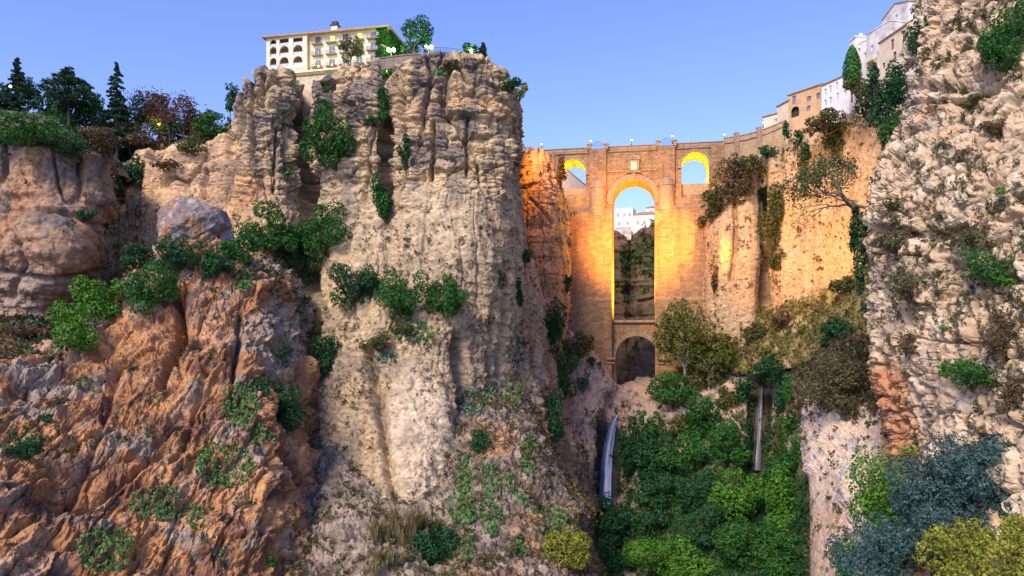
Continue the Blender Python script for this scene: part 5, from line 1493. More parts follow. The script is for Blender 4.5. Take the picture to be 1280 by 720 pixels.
def bush(px, py, w, h, leaf, label, name='bush', cat=None, group=None, Y=None, lift=.28, dense=1.0, leafpx=2.3, stem='bark', gap=.42, lob=None, only=None, back=0.0):
    rng = rng_next()
    if Y is None:
        for dy in (0, -8, 8, -20, 20, -40, 40, -80):
            hh = hit(px, py + h * .15 + dy, only)
            if hh: break
        else:
            hh = hit(px, py); print('no ground for', label)
        Y = hh[0].y
    W, H = w / F * Y, h / F * Y
    c = P(px, py, Y) ; c.y -= W * lift - back
    c = P(px, py, c.y)
    rad = np.array([W / 2, W * .42, H / 2])
    foot = Vector((c.x, c.y + W * lift * .9, c.z - H * .5))
    root = empty(name, foot, label, cat or name.replace('_', ' '), group)
    lobes = lobes_in(rng, c, rad, lob or int(8 + min(w, h) / 7))
    n = int(dense * 5.2 * w * h * .7 / (leafpx ** 2 * .8))
    p, nn, tone = leaf_points(lobes, n, rng, gap)
    leafy('crown', p, nn, leafpx / F * c.y, rng, L[leaf], root, tone)
    m = MB()
    for q, r in lobes[:5]:
        q = Vector(q); mid = foot.lerp(q, .5) + Vector(unit(rng, 1)[0]) * W * .06
        rs = max(.05, W * .018)
        m.tube([foot + Vector((0, .3, -.3)), mid, q + Vector((0, 0, H * .08))], [rs * 1.3, rs, rs * .4], 5)
    m.build('stem', M[stem], root)
    return root

def tree(px, py, w, h, base_py, Y, leaf, label, name='tree', group=None, stem='bark', leafpx=2.2, dense=1.0, gap=.25, lob=None, trunk_r=None, bpx=None, limbs=8, foot=None):
    """crown centred at px, py; trunk foot at row base_py"""
    rng = rng_next()
    W, H = w / F * Y, h / F * Y
    c = P(px, py, Y); ft = foot or P(bpx if bpx is not None else px, base_py, Y)
    root = empty(name, ft, label, 'tree', group)
    lobes = lobes_in(rng, c, np.array([W / 2, W * .45, H / 2]), lob or int(10 + w / 6))
    n = int(dense * 5.2 * w * h * .7 / (leafpx ** 2 * .8))
    p, nn, tone = leaf_points(lobes, n, rng, gap)
    leafy('crown', p, nn, leafpx / F * Y, rng, L[leaf], root, tone)
    r0 = trunk_r or max(.12, W * .03)
    m = MB()
    fork = ft.lerp(c, .55)
    m.tube([ft - Vector((0, 0, .6)), ft.lerp(fork, .5) + Vector(unit(rng, 1)[0]) * r0, fork], [r0 * 1.3, r0, r0 * .8], 7)
    for q, r in lobes[:limbs]:
        q = Vector(q); m.tube([fork - Vector((0, 0, r0)), fork.lerp(q, .5) + Vector(unit(rng, 1)[0]) * W * .04, q + (q - fork) * .2], [r0 * .65, r0 * .42, r0 * .12], 5)
    m.build('trunk', M[stem], root)
    return root

def conifer(px, tip, base, w, Y, leaf, label, group=None, kind='spruce', name='conifer_tree'):
    rng = rng_next()
    ft = P(px, base, Y); tp = P(px, tip, Y); H = tp.z - ft.z; W = w / F * Y
    root = empty(name, ft, label, 'tree', group)
    m = MB(); m.tube([ft - Vector((0, 0, 1)), ft.lerp(tp, .5), tp], [.35, .22, .04], 7)
    PP, NN, TT = [], [], []
    nb = 70 if kind == 'spruce' else 46
    for k in range(nb):
        t = (k + rng.random()) / nb
        if kind == 'spruce': z = .12 + .88 * t; ln = W / 2 * (1 - t) ** .85 * rng.uniform(.55, 1.15) + .25; dz = -.25
        else: z = .35 + .62 * t; ln = W / 2 * rng.uniform(.5, 1.1) * (1.0 - .55 * t ** 2) * (.4 + 1.2 * math.sin(math.pi * min(1, .2 + .8 * t))) * .8; dz = .12
        a = rng.random() * 6.283
        o = ft + Vector((0, 0, H * z)); e = o + Vector((math.cos(a) * ln, math.sin(a) * ln, ln * dz))
        m.tube([o, o.lerp(e, .6) + Vector((0, 0, ln * .05)), e], [.07, .05, .02], 4, False)
        n = int(26 + ln * 20); s = rng.random(n) ** .7
        q = np.array(o)[None] * (1 - s[:, None]) + np.array(e)[None] * s[:, None]
        th = .34 * ln * (1.1 - s)[:, None] + .12
        q = q + rng.normal(size=(n, 3)) * np.array([.6, .6, .28]) * th * (.8 if kind == 'spruce' else 1.2)
        PP.append(q); NN.append(unit(rng, n) * .8 + np.array([0, 0, .7])); TT.append(.35 + .4 * rng.random(n) + .15 * s)
    PP, NN, TT = np.concatenate(PP), np.concatenate(NN), np.concatenate(TT)
    NN /= np.linalg.norm(NN, axis=1, keepdims=True)
    m.build('trunk', M['bark_dark'], root)
    leafy('crown', PP, NN, 1.9 / F * Y, rng, L[leaf], root, TT, 2.0, .25)
    return root

def branches(rng, m, a, d, ln, r, depth, tips, bend=.35, split=(2, 3), shrink=.72, up=.15):
    p = [a]; q = a; dd = d.copy()
    for k in range(3):
        dd = (dd + Vector(unit(rng, 1)[0]) * bend * .5 + Vector((0, 0, up * .3))).normalized(); q = q + dd * ln / 3; p.append(q)
    m.tube(p, [r, r * .85, r * .7, r * .55], 5 if depth > 1 else 4, False)
    tips.append((p[-1], dd))
    if depth <= 0: return
    for k in range(rng.integers(split[0], split[1] + 1)):
        nd = (dd + Vector(unit(rng, 1)[0]) * .75).normalized()
        branches(rng, m, p[-1] if k else p[2], nd, ln * shrink * rng.uniform(.8, 1.15), r * .55, depth - 1, tips, bend, split, shrink, up)

def sparse_tree(px, tip, base, Y, leaf, label, group=None, lean=(0, 0, 1), depth=4, per=8, bark='bark', leafpx=1.9, r=.22, first=.3, name='tree', spread=.5, foot=None, ln=None, bend=.35, split=(2, 3), up=.15):
    rng = rng_next()
    ft = foot or P(px, base, Y); H = ln or (P(px, tip, Y).z - ft.z)
    root = empty(name, ft, label, 'tree', group)
    m = MB(); tips = []
    branches(rng, m, ft - Vector((0, 0, .3)), Vector(lean).normalized(), H * first, r, depth, tips, bend, split, .74, up)
    m.build('trunk', M[bark], root)
    if per:
        T = np.array([t[0][:] for t in tips[len(tips) // 6:]])
        q = np.repeat(T, per, 0); q = q + rng.normal(size=q.shape) * spread
        leafy('crown', q, unit(rng, len(q)), leafpx / F * Y, rng, L[leaf], root, rng.random(len(q)) * .8 + .1)
    return root

def prickly_pear(px, py, w, h, leaf, label, group=None, pad=None, dense=1.0):
    """a thicket of flat oval pads growing pad on pad"""
    rng = rng_next()
    hh = hit(px, py); Y = hh[0].y
    pad = pad or max(.34, 3.2 / F * Y)
    root = empty('prickly_pear', hh[0], label, 'cactus', group)
    nst = max(5, int(dense * w * h / 15))
    ring_ = [(math.cos(a), math.sin(a)) for a in np.linspace(0, 2 * math.pi, 9)[:-1]]
    V = []; Fc = []; tone = []
    def add_pad(c, up, nrm, s, tn):
        up = up.normalized(); sd = up.cross(nrm).normalized(); nr = sd.cross(up)
        b = len(V)
        for sgn in (-1, 1):
            for x, y in ring_: V.append(tuple(c + sd * x * s * .38 + up * (y * .52 + .5) * s + nr * sgn * s * .05))
            V.append(tuple(c + up * s * .5 + nr * sgn * s * .09))
        for k in range(8):
            j = (k + 1) % 8
            Fc.append((b + j, b + k, b + 8)); Fc.append((b + 9 + k, b + 9 + j, b + 17))
            Fc.append((b + k, b + j, b + 9 + j)); Fc.append((b + k, b + 9 + j, b + 9 + k))
        tone.extend([tn] * 32)
    stem = MB()
    for k in range(nst):
        for _ in range(6):
            x, y = rng.uniform(-1, 1, 2)
            if x * x + y * y < 1: break
        g = hit(px + x * w / 2, py + y * h / 2)
        if not g or abs(g[0].y - Y) > 14: continue
        o = g[0] + g[1] * .1
        o = o - g[1] * .05
        if 0: stem.tube([o - g[1] * .3, o + Vector((0, -.1, pad * .4))], [pad * .12, pad * .1], 5)
        cur = [(o, (Vector((0, -.25, 1)) + g[1] * .4 + Vector(unit(rng, 1)[0]) * .4))]
        for lv in range(int(rng.integers(2, 4))):
            nx = []
            for c, u in cur:
                nr = Vector(unit(rng, 1)[0]); s = pad * rng.uniform(.75, 1.25)
                add_pad(c, u, nr, s, float(np.clip(.25 + .2 * lv + .5 * rng.random(), 0, 1)))
                for _ in range(int(rng.integers(1, 3))):
                    nx.append((c + u.normalized() * s * .92, u.normalized() + Vector(unit(rng, 1)[0]) * .75))
            cur = nx
    mesh_np('foliage', np.array(V), np.array(Fc), L[leaf], root, False, {'tone': ('FLOAT', 'FACE', np.array(tone))})
    return root

def grass_clump(px, py, w, h, leaf, label, n=1400, lean=.15, name='grass_clump', cat='grass', only=None):
    rng = rng_next()
    hh = hit(px, min(py + h * .3, 719), only); Y = hh[0].y - 1
    W, H = w / F * Y, h / F * Y
    c = P(px, py + h * .5, Y)
    root = empty(name, c, label, cat)
    V = []; tone = []
    tus = [(rng.uniform(-.42, .42) * W, rng.uniform(-.3, .1) * W, rng.uniform(-.05, .55) * H, rng.uniform(.25, .6)) for _ in range(16)]
    for k in range(n):
        tx, ty, tz, th = tus[int(rng.integers(16))]
        b = np.array(c) + np.array([tx + rng.normal() * W * .035, ty + rng.normal() * W * .035, tz * (1 - abs(tx) / W)])
        hgt = H * th * rng.uniform(.5, 1.0); a = rng.random() * 6.28; out = np.array([math.cos(a), math.sin(a), 0]) * hgt * rng.uniform(.15, .8)
        wd = 1.0 / F * Y * rng.uniform(.6, 1.2); sd = np.array([math.cos(a + 1.57), math.sin(a + 1.57), 0]) * wd
        mid = b + out * .35 + np.array([0, 0, hgt * .7]); tip = b + out + np.array([0, 0, hgt * rng.uniform(.75, 1)])
        V += [b - sd * .5, mid + sd * .5, tip, mid - sd * .5]; tone.append(rng.random())
    f = np.arange(n * 4).reshape(n, 4)
    mesh_np('blades', np.array(V), f, L[leaf], root, False, {'tone': ('FLOAT', 'FACE', np.array(tone))})
    return root

def cover(key, n, size, leaf, label, mask, seed, per=9, name='ground_cover', elong=1.7, flat=.6, spread=1.0):
    """countless small plants rooted on a surface, thick where mask is high"""
    s = SURF[key]; rng = np.random.default_rng(seed)
    px, py, q, nn = s['px'], s['py'], s['q'], s['n']
    w = np.clip(mask(q, px, py), 0, None) * ((px > -40) & (px < 1320) & (py > -40) & (py < 760))
    # even out the mesh's own density
    a = np.ones(len(q)); w = w * a
    if w.sum() <= 0: return None
    k = rng.choice(len(q), n, p=w / w.sum())
    sz = size * rng.lognormal(0, .3, n) * (q[k, 1] / F)
    base = q[k] + nn[k] * (sz * .25)[:, None]
    B = np.repeat(base, per, 0); S = np.repeat(sz, per)
    NB = np.repeat(nn[k], per, 0)
    p = B + rng.normal(size=B.shape) * (S * .5 * spread)[:, None] + NB * (np.abs(rng.normal(size=len(B))) * S * .45)[:, None] + np.array([0, 0, 1]) * (np.abs(rng.normal(size=len(B))) * S * .3)[:, None]
    nr = NB * .5 + unit(rng, len(B)) * 1.0; nr /= np.linalg.norm(nr, axis=1, keepdims=True)
    tone = np.repeat(.2 + .6 * rng.random(n), per) + .25 * (rng.random(len(B)) - .5)
    V, f = leaf_quads(p, nr, 1, rng, elong)
    # scale each leaf about its own point
    V = p.repeat(4, 0) + (V - p.repeat(4, 0)) * np.repeat(S * flat, 4)[:, None]
    o = mesh_np(name, V, f, L[leaf], None, False, {'tone': ('FLOAT', 'FACE', np.clip(tone, 0, 1))})
    return tag(o, label, 'ground cover', None, 'stuff')

# ------------------------------------------------------------------ the plants themselves
# -- bushes on the main cliff and the red slope
G1 = 'bushes rooted on the main cliff and the red slope'
for a in (
 (84,412,62,72,'bright','big light green bush at the end of the grey path'),
 (130,372,52,56,'bright','light green bush on the crest between the path bush and the grey green one'),
 (190,358,56,58,'green','grey green bush on the crest below and left of the split boulder'),
 (176,325,42,30,'deep','low dark bush against the tan cliff left of the split boulder'),
 (232,320,58,40,'deep','dark bush spread right under the split boulder'),
 (268,330,40,34,'deep','dark bush under the right foot of the split boulder'),
 (299,309,40,46,'green','round green bush just right of the two boulders'),
 (342,290,56,54,'green','tall bush with thin top left of the darkest cleft on the main cliff'),
 (370,322,58,62,'deep','dense dark bush below the cleft, in the middle of the big thicket'),
 (409,284,52,68,'green','tall rounded bush at the right end of the big thicket'),
 (406,172,50,66,'green','thick green bush filling the cleft below the retaining wall'),
 (403,140,26,26,'deep','small bush at the top of the cleft under the hotel'),
 (477,245,24,50,'green','narrow upright bush in the crack on the middle of the main cliff'),
 (441,352,50,62,'deep','dark round bush halfway up the main cliff, left of a pair'),
 (503,368,56,60,'green','left one of the pair of bushes on the pale face of the main cliff'),
 (557,371,48,50,'green','right one of the pair of bushes on the pale face of the main cliff'),
 (403,447,34,56,'deep','dark green bush in the gully under the lone halfway bush'),
 (399,412,20,22,'olive','small yellowish bush at the top of the gully'),
 (347,507,60,62,'deep','big dark round bush beside prickly pears on the red slope'),
 (323,482,26,26,'deep','small dark bush above the prickly pears and left of the big dark one'),
 (24,558,42,28,'deep','low dark bush alone on grey rocks at the left edge'),
 (508,192,18,42,'deep','slim dark bush in a crack of the upper main cliff'),
 (478,127,12,52,'green','ivy like green strip in the crack under the stone wall'),
 (600,549,30,22,'deep','small dark bush in the orange hollow'),
 (60,521,16,12,'deep','tiny bush on grey rocks above the left edge bush'),
 (655,318,18,26,'deep','small bush in the dark crack beside the pinnacle'),
 (625,345,14,24,'olive','thin brownish bush near the right edge of the main cliff'),
 (470,426,38,20,'olive','low brownish green bush on the ledge below the pair of bushes'),
 (505,408,30,16,'olive','flat yellowish bush on the ledge right under the pair of bushes'),
 (462,152,16,12,'deep','tuft of dark leaves on the round bulge of the upper cliff'),
 (408,104,14,8,'olive','yellow green tuft on the hotel terrace edge'),
 (410,112,10,8,'green','small green tuft on the rock left of the round bulge'),
 (566,82,20,14,'olive','brown green tuft hanging from the cliff top under the lookout'),
 (340,703,14,16,'green','little green bush near the bottom edge on the grey scree'),
 (545,688,46,66,'deep','dark reedy bush in the shaded gully at the foot of the pale nose'),
 (705,688,54,54,'yellow','round yellow green bush at the bottom beside the knoll'),
 (648,114,16,20,'yellow','golden lit bush overhanging the right corner of the cliff top'),
 (636,104,24,16,'deep','dark bush trailing over the right corner of the cliff top'),
): bush(a[0], a[1], a[2] * 1.12, a[3] * 1.08, a[4], a[5], group=G1)
# -- prickly pears
G2 = 'prickly pear thickets on the cliffs'
for a in (
 (302,508,46,60,'pear','prickly pears left of the big dark bush on the red slope'),
 (326,546,34,26,'pear','prickly pears just below the big dark bush'),
 (281,585,76,54,'pear','broad dark patch of prickly pears in the middle of the red slope'),
 (200,633,76,42,'pear','patch of prickly pears below and left of the middle patch'),
 (245,650,20,30,'pear','few prickly pears hanging from the grey ledge of the red slope'),
 (134,690,76,56,'pear','lowest patch of prickly pears, near the bottom left corner'),
 (354,440,26,44,'pear','upright prickly pears above the big dark bush'),
 (381,381,20,26,'pear_blue','small bluish prickly pear patch at the top right of the red slope'),
 (302,352,26,30,'pear','prickly pears below the round bush right of the boulders'),
 (356,150,22,30,'pear','pale prickly pear on the left buttress below the skyline'),
 (362,214,18,26,'pear','prickly pear beside the dark cleft'),
 (546,95,22,18,'pear','prickly pear high on the main cliff under the lookout wall'),
 (520,420,56,26,'pear','line of prickly pears on the ledge below the pair of bushes'),
 (480,450,34,14,'pear_blue','few prickly pears scattered under the ledge line'),
 (590,503,32,44,'pear_blue','bluish prickly pears at the left of the shelf below the right cliff edge'),
 (618,490,20,22,'pear_blue','small bluish clump in the middle of that shelf'),
 (642,498,26,30,'pear','pale yellowish prickly pears at the right of the shelf below the cliff edge'),
 (645,442,28,38,'pear_blue','blue green clump on the rock high above the shelf'),
 (662,572,26,52,'pear','prickly pears running down the right edge of the scree'),
 (582,596,22,44,'pear','top of the dark column of prickly pears by the pale nose'),
 (578,636,36,56,'pear','thickest part of the column of prickly pears by the pale nose'),
 (582,690,22,44,'pear','lowest clump of the column of prickly pears by the pale nose'),
 (613,604,24,46,'pear','upper yellowish clump in the second column of prickly pears'),
 (614,652,26,48,'pear','lower yellowish clump in the second column of prickly pears'),
 (638,610,22,28,'pear','clump right of the second column of prickly pears'),
 (656,624,18,18,'pear','small clump at the right of the scree'),
 (694,655,30,38,'pear','clump above the round yellow green bush'),
 (652,688,20,28,'pear','clump left of the round yellow green bush'),
 (726,668,14,22,'pear_blue','greyish clump at the edge above the gorge trees'),
 (672,640,14,14,'pear','few pads between the scree clumps'),
 (30,405,44,16,'pear_blue','pads along the ledge above the grey path'),
 (150,215,16,20,'pear_blue','bluish clump in the gap between the two left cliffs'),
): prickly_pear(*a[:5], a[5], group=G2)
grass_clump(498, 655, 66, 80, 'straw', 'tall dry yellow grass at the foot of the pale nose', 1500)
grass_clump(528, 660, 50, 70, 'olive', 'darker reeds right of the tall dry grass', 900)
grass_clump(480, 695, 60, 40, 'straw', 'low dry grass at the bottom edge below the tall dry grass', 700)

# -- cliff top
tree(518, 44, 44, 38, 69, 206, 'deep', 'round tree on the cliff top plaza right of the hotel', gap=.32, leafpx=1.8, limbs=9, trunk_r=.28)
tree(439, 60, 29, 30, 84, 207, 'olive', 'small grey green tree in front of the hotel balconies', gap=.32, leafpx=1.6, trunk_r=.18)
bush(597, 70, 14, 24, 'conifer', 'small pointed conifer on the right shoulder of the cliff top', 'conifer_tree', 'tree', Y=199)
conifer(604, 54, 88, 14, 198, 'conifer', 'slim dark spruce at the right shoulder of the cliff top')
bush(584, 63, 22, 18, 'deep', 'dark round tree around the glowing lamp on the cliff top', 'bush', 'bush', Y=202, gap=.3)
bush(602, 84, 34, 18, 'deep', 'dark hedge along the right shoulder of the cliff top', 'bush', Y=197)
bush(622, 92, 22, 14, 'deep', 'dark bush below the green lamp on the right shoulder', 'bush', Y=195)
bush(532, 63, 5, 9, 'conifer', 'tiny clipped shrub between plaza tree and lamp', 'bush', Y=204)
bush(506, 65, 5, 8, 'conifer', 'tiny clipped shrub at the corner of the hotel', 'bush', Y=206)
def ivy_on(fc, u0, u1, z0, z1, leaf, label, n, d=0.0, seed=0, edge=.3):
    rng = np.random.default_rng(seed)
    u = rng.uniform(u0, u1, n); z = rng.uniform(z0, z1, n)
    pts = np.array([fc.at(a, b, .1 + d)[:] for a, b in zip(u, z)])
    g = noise(pts / 1.6, seed); keep = g > -.25 + edge * np.clip((u0 + 1.2 - u), 0, 9)
    pts = pts[keep] + np.array(fc.n)[None] * rng.uniform(0, .7, keep.sum())[:, None]
    nn = np.array(fc.n)[None] + unit(rng, len(pts)) * .9; nn /= np.linalg.norm(nn, axis=1, keepdims=True)
    return pts, nn, .45 + .4 * g[keep]
iv = empty('ivy', hf.at(hf.L, hz0), 'thick green ivy over the right corner of the hotel', 'ivy')
a_ = ivy_on(hf, hf.L - 3.4, hf.L + .2, hz0 - 1, hz1 + .3, 'green', '', 2600, 0, 5); b__ = ivy_on(side, -.2, side.L, hz0 - 1, hz1 + .2, 'green', '', 5200, 0, 6, 0)
leafy('foliage', np.concatenate([a_[0], b__[0]]), np.concatenate([a_[1], b__[1]]), .5, np.random.default_rng(7), L['green'], iv, np.concatenate([a_[2], b__[2]]))
mm = MB(); mm.tube([hf.at(hf.L - 1, hz0 - 1, .15), hf.at(hf.L - .6, hz0 + 4, .2), hf.at(hf.L - 1.2, hz1 - 1, .2)], [.15, .1, .05], 6); mm.build('stem', M['bark'], iv)

# -- left hilltop wood
GH = 'trees of the left hilltop wood'
conifer(22, 72, 150, 34, 194, 'conifer', 'dark spruce at the far left of the hilltop', GH)
conifer(86, 82, 160, 56, 192, 'conifer', 'broad flat topped cedar on the left hilltop', GH, 'cedar', 'cedar_tree')
conifer(146, 78, 190, 50, 196, 'conifer', 'tallest spruce of the left hilltop wood', GH)
conifer(-12, 92, 150, 40, 190, 'conifer', 'dark conifer cut off by the left edge of the view', GH)
for a in ((57,128,44,46,150,199,'deep','dark leafy tree between the far left spruce and the cedar'), (118,140,54,52,180,200,'green','green leafy tree between the cedar and the tallest spruce'),
          (90,135,40,40,170,197,'deep','dark leafy mass under the cedar'), (163,150,44,50,190,202,'deep','dark leafy tree right of the tallest spruce'),
          (35,110,30,24,140,203,'deep','low dark tree behind the far left spruce'), (180,172,60,34,205,200,'brown','brown scrubby tree under the reddish trees'),
          (212,160,40,40,190,206,'deep','dark tree behind the amber lamp'), (262,158,38,38,180,200,'green','green tree at the right end of the hilltop wood'),
          (70,150,44,34,180,196,'green','green leafy tree in front of the cedar'), (135,172,40,34,200,198,'deep','dark low tree at the foot of the tallest spruce'), (8,125,40,40,160,196,'deep','dark leafy tree at the far left under the spruces'), (236,150,34,34,185,207,'russet','russet leafy tree behind the last reddish tree'), (200,140,36,40,180,208,'brown','brown leafy tree behind the reddish trees'),
          (246,172,30,22,185,198,'olive','low bush tree beside the rim of the tan cliff'), (287,124,20,36,150,204,'deep','dark tree tucked behind the left buttress')):
    tree(*a[:7], a[7], group=GH, gap=.35, leafpx=2.0)
for (px, tip, base, lb, dp) in ((168,100,190,'bare reddish tree just right of the tallest spruce',5), (187,108,190,'bare reddish tree above the amber lamp',5), (213,104,188,'tall bare reddish tree in the middle of the reddish group',5), (228,110,186,'bare reddish tree at the right of the reddish group',5), (243,116,186,'russet narrow tree, last of the reddish group',5)):
    sparse_tree(px, tip, base, 203, 'russet', lb, GH, depth=dp, per=5, bark='bark', spread=.7, r=.2, first=.31, leafpx=1.7)
for a in ((20,158,90,40,'green','sprawling green shrubs on the slope above the left cliff'), (60,168,60,30,'pear','cactus like green shrubs hanging over the left cliff'), (92,186,40,24,'deep','dark shrubs at the top right of the left cliff'), (150,190,50,36,'deep','dark green shrubs in the gap between the left cliffs'), (165,215,34,40,'deep','dark shrubs lower in the gap between the left cliffs'), (148,240,26,50,'olive','thin climbing plants on the tan cliff by the black gap'),
          (108,268,26,18,'deep','dark bush hanging in the black gap'), (206,205,30,16,'brown','dry scrub on the rim of the tan cliff'), (240,185,34,14,'olive','yellow green scrub on the rim of the tan cliff'), (128,176,60,30,'brown','brown undergrowth below the tallest spruce'), (30,415,60,22,'brown','brown scrub on the ledge above the grey path')):
    bush(*a[:5], a[5], group='shrubs of the left cliffs')

# -- around the bridge
GB = 'shrubs at the foot of the bridge and pinnacle'
for a in ((688,408,36,70,'deep','dark tall shrub against the foot of the pinnacle'), (700,466,46,66,'green','big leafy fig below the pinnacle foot'), (690,525,34,72,'deep','dark shrub hanging into the gully below the fig'),
          (722,434,38,34,'olive','olive green shrub at the left foot of the bridge'), (709,355,12,30,'deep','dark tuft on the right side of the pinnacle'), (740,452,14,10,'olive','small yellowish tuft on the slope left of the low arch'), (702,215,14,40,'brown','brown shrub on the back of the pinnacle top'),
          (728,482,14,22,'pear_blue','bluish plant on the rock left of the low arch'), (650,370,12,40,'deep','narrow dark plants in the cleft left of the pinnacle')):
    bush(*a[:5], a[5], group=GB)
tree(852, 424, 62, 100, 500, 256, 'gold', 'large yellowish green tree standing before the right bridge pier', stem='bark_pale', gap=.05, leafpx=2.2, bpx=860, limbs=10, dense=.75)
tree(886, 440, 48, 72, 500, 254, 'gold', 'smaller yellowish tree at the right side of the large bridge tree', stem='bark_pale', gap=.05, leafpx=2.2, limbs=8, dense=.75)
bush(838, 487, 62, 44, 'green', 'green bush below the large tree beside the low arch', group=GB)
bush(885, 470, 46, 40, 'olive', 'olive bush on the right foot of the large tree', group=GB)
GR = 'shrubs on the golden cliff'
for a in ((915,228,48,66,'brown','big rusty shrub where the golden cliff meets the bridge'), (893,256,30,44,'olive','dark olive shrub just below the rusty one'), (876,272,20,30,'brown','lowest brown shrub of the group by the right side arch'), (935,205,34,22,'olive','olive shrub at the foot of the curving wall'),
          (967,285,32,84,'olive','long olive creeper beside the black fissure'), (956,238,14,50,'deep','dark plants in the top of the black fissure'), (970,322,22,30,'olive','small olive tuft at the lower end of the long creeper'), (1005,218,16,60,'olive','narrow hanging plant on the middle of the golden cliff'), (1008,190,14,24,'deep','dark tuft on the rim above the narrow hanging plant'),
          (982,163,12,22,'deep','dark little cypress like bush below the curving wall'), (960,188,24,14,'deep','low dark bush on the rim below the curving wall'), (998,172,14,18,'deep','dark bush on the rim right of the little cypress like one'), (1045,175,30,34,'olive','olive shrub on the rim under the white house'),
          (893,350,10,40,'brown','brown plant strip on the left bulge of the golden cliff'), (1062,355,40,30,'olive','pale dry bush at the foot of the golden cliff'), (945,415,30,24,'olive','olive bush at the foot of the black fissure'), (980,400,34,20,'brown','brown scrub at the foot of the golden cliff')):
    bush(*a[:5], a[5], group=GR)
GK = 'bushes on the bank under the golden cliff'
for a in ((1055,410,64,40,'deep','dark round topped tree on the grassy bank'), (1035,425,22,20,'deep','small dark bush left of the dark bank tree'), (1050,478,86,84,'scrub','huge brown scrub bush on top of the rock knob'), (1030,455,40,34,'olive','olive scrub at the left of the huge brown bush'), (1085,455,30,44,'brown','dark brown scrub between the knob and the near cliff'),
          (957,458,58,34,'deep','dark fig curling over the thin waterfall'), (931,484,26,38,'deep','dark ivy left of the thin waterfall'), (979,492,22,62,'deep','dark hanging ivy right of the thin waterfall'), (905,430,40,24,'grass','olive tussocks on the bank right of the large tree'), (990,520,28,80,'green','moss green creeper left of the rock knob'), (1005,470,20,40,'olive','olive plants in the corner above the rock knob')):
    bush(*a[:5], a[5], group=GK)
# -- green of the gorge
GG = 'trees and bushes filling the gorge'
for a in ((794,560,44,90,'deep','dark ivy clad bush right of the broad waterfall'), (822,572,56,60,'deep','dark green bush in the middle of the gorge left'), (848,535,40,36,'olive','olive bush high on the gorge bank under the large tree'), (878,528,66,52,'green','fresh green bush high in the gorge'), (862,572,70,60,'green','wide leafy bush in the centre of the gorge'),
          (906,556,52,60,'green','pale leafy bush left of the thin waterfall foot'), (918,618,66,76,'bright','light green rounded tree below the thin waterfall'), (875,610,56,56,'deep','dark bush in the shaded middle of the gorge'), (835,618,66,50,'deep','dark bush below the ivy clad bush'), (775,640,76,50,'deep','dark bluish bush at the foot of the broad waterfall'),
          (815,655,60,42,'deep','dark bush right of the bluish one'), (762,692,60,56,'deep','dark green bush at the bottom beside the knoll'), (845,702,112,66,'bright','big light green round tree at the bottom of the gorge'), (895,660,60,50,'deep','dark bush between the light green trees'), (935,690,84,70,'green','leafy green tree at the bottom right of the gorge'),
          (985,640,62,110,'bright','tall light green tree against the rock knob'), (990,575,40,70,'green','green tree above the tall light green one'), (972,560,30,60,'olive','olive creeper bank right of the thin waterfall foot'), (960,620,50,60,'green','green bush left of the tall light green tree'), (985,700,60,60,'green','lowest green tree against the rock knob'), (818,630,34,40,'olive','mossy mound in the gorge left of centre'),
          (812,535,30,50,'green','hanging green plants right of the brown rock step'), (905,500,30,30,'olive','olive tuft left of the dark fig'), (790,700,40,40,'deep','dark bush at the bottom between knoll and round tree')):
    bush(*a[:5], a[5], group=GG, only=('gorge', 'bank'), lift=.2, gap=.35, dense=1.1)

# -- near cliff
GN = 'bushes on the near right cliff'
bush(1262, 45, 66, 92, 'green', 'big green bush high on the near cliff at the right edge', group=GN, gap=.3)
bush(1155, 42, 36, 60, 'deep', 'dark ivy bush on the skyline corner of the near cliff', group=GN, Y=112, gap=.3)
bush(1110, 118, 54, 86, 'deep', 'dark green trees between the town houses and the near cliff', 'tree', 'tree', GN, Y=190, gap=.35)
bush(1085, 122, 40, 40, 'olive', 'yellowish foliage below the ochre topped house', group=GN, Y=196)
bush(1112, 165, 36, 44, 'green', 'green bush hiding the edge of the golden cliff by the near cliff', group=GN, Y=185)
bush(1074, 318, 26, 104, 'deep', 'long dark ivy hanging along the edge of the near cliff', group=GN, Y=114, gap=.3, leafpx=2.6)
bush(1085, 385, 16, 40, 'deep', 'lower tail of dark ivy on the edge of the near cliff', group=GN, Y=114)
for a in ((1222,468,74,38,'green','green bush with pale bare branches on the near cliff'), (1179,464,18,18,'bright','small bright bush left of the branching green one'), (1236,332,64,50,'green','green plants on the brown patch of the near cliff'), (1180,410,10,8,'bright','tiny bright tuft in the pale rock of the near cliff'), (1250,240,24,12,'bright','bright tuft at the right edge of the near cliff'), (1252,350,30,22,'bright','yellow green plants under the brown patch'),
          (1120,300,50,26,'scrub','olive scrub on the ledge of the near cliff'), (1140,360,60,34,'scrub','brown scrub left on the near cliff'), (1215,128,40,14,'olive','green cushion plants on a ledge of the near cliff'), (1245,160,40,20,'brown','dry cushion plants right of the green cushions'), (1195,200,40,24,'scrub','olive cushions in the middle of the near cliff'), (1225,300,50,26,'scrub','dry brown tangle above the green plants'),
          (1255,420,56,60,'brown','dark brown tangle above the branching green bush'), (1120,255,30,20,'olive','olive scrub at the upper edge of the near cliff'), (1135,430,30,26,'brown','brown cushions above the pale rung wall'), (1265,500,34,40,'brown','dark dry plants at the right edge under the branching bush')):
    bush(*a[:5], a[5], group=GN, lift=.1, dense=.8, gap=.3, leafpx=2.0)
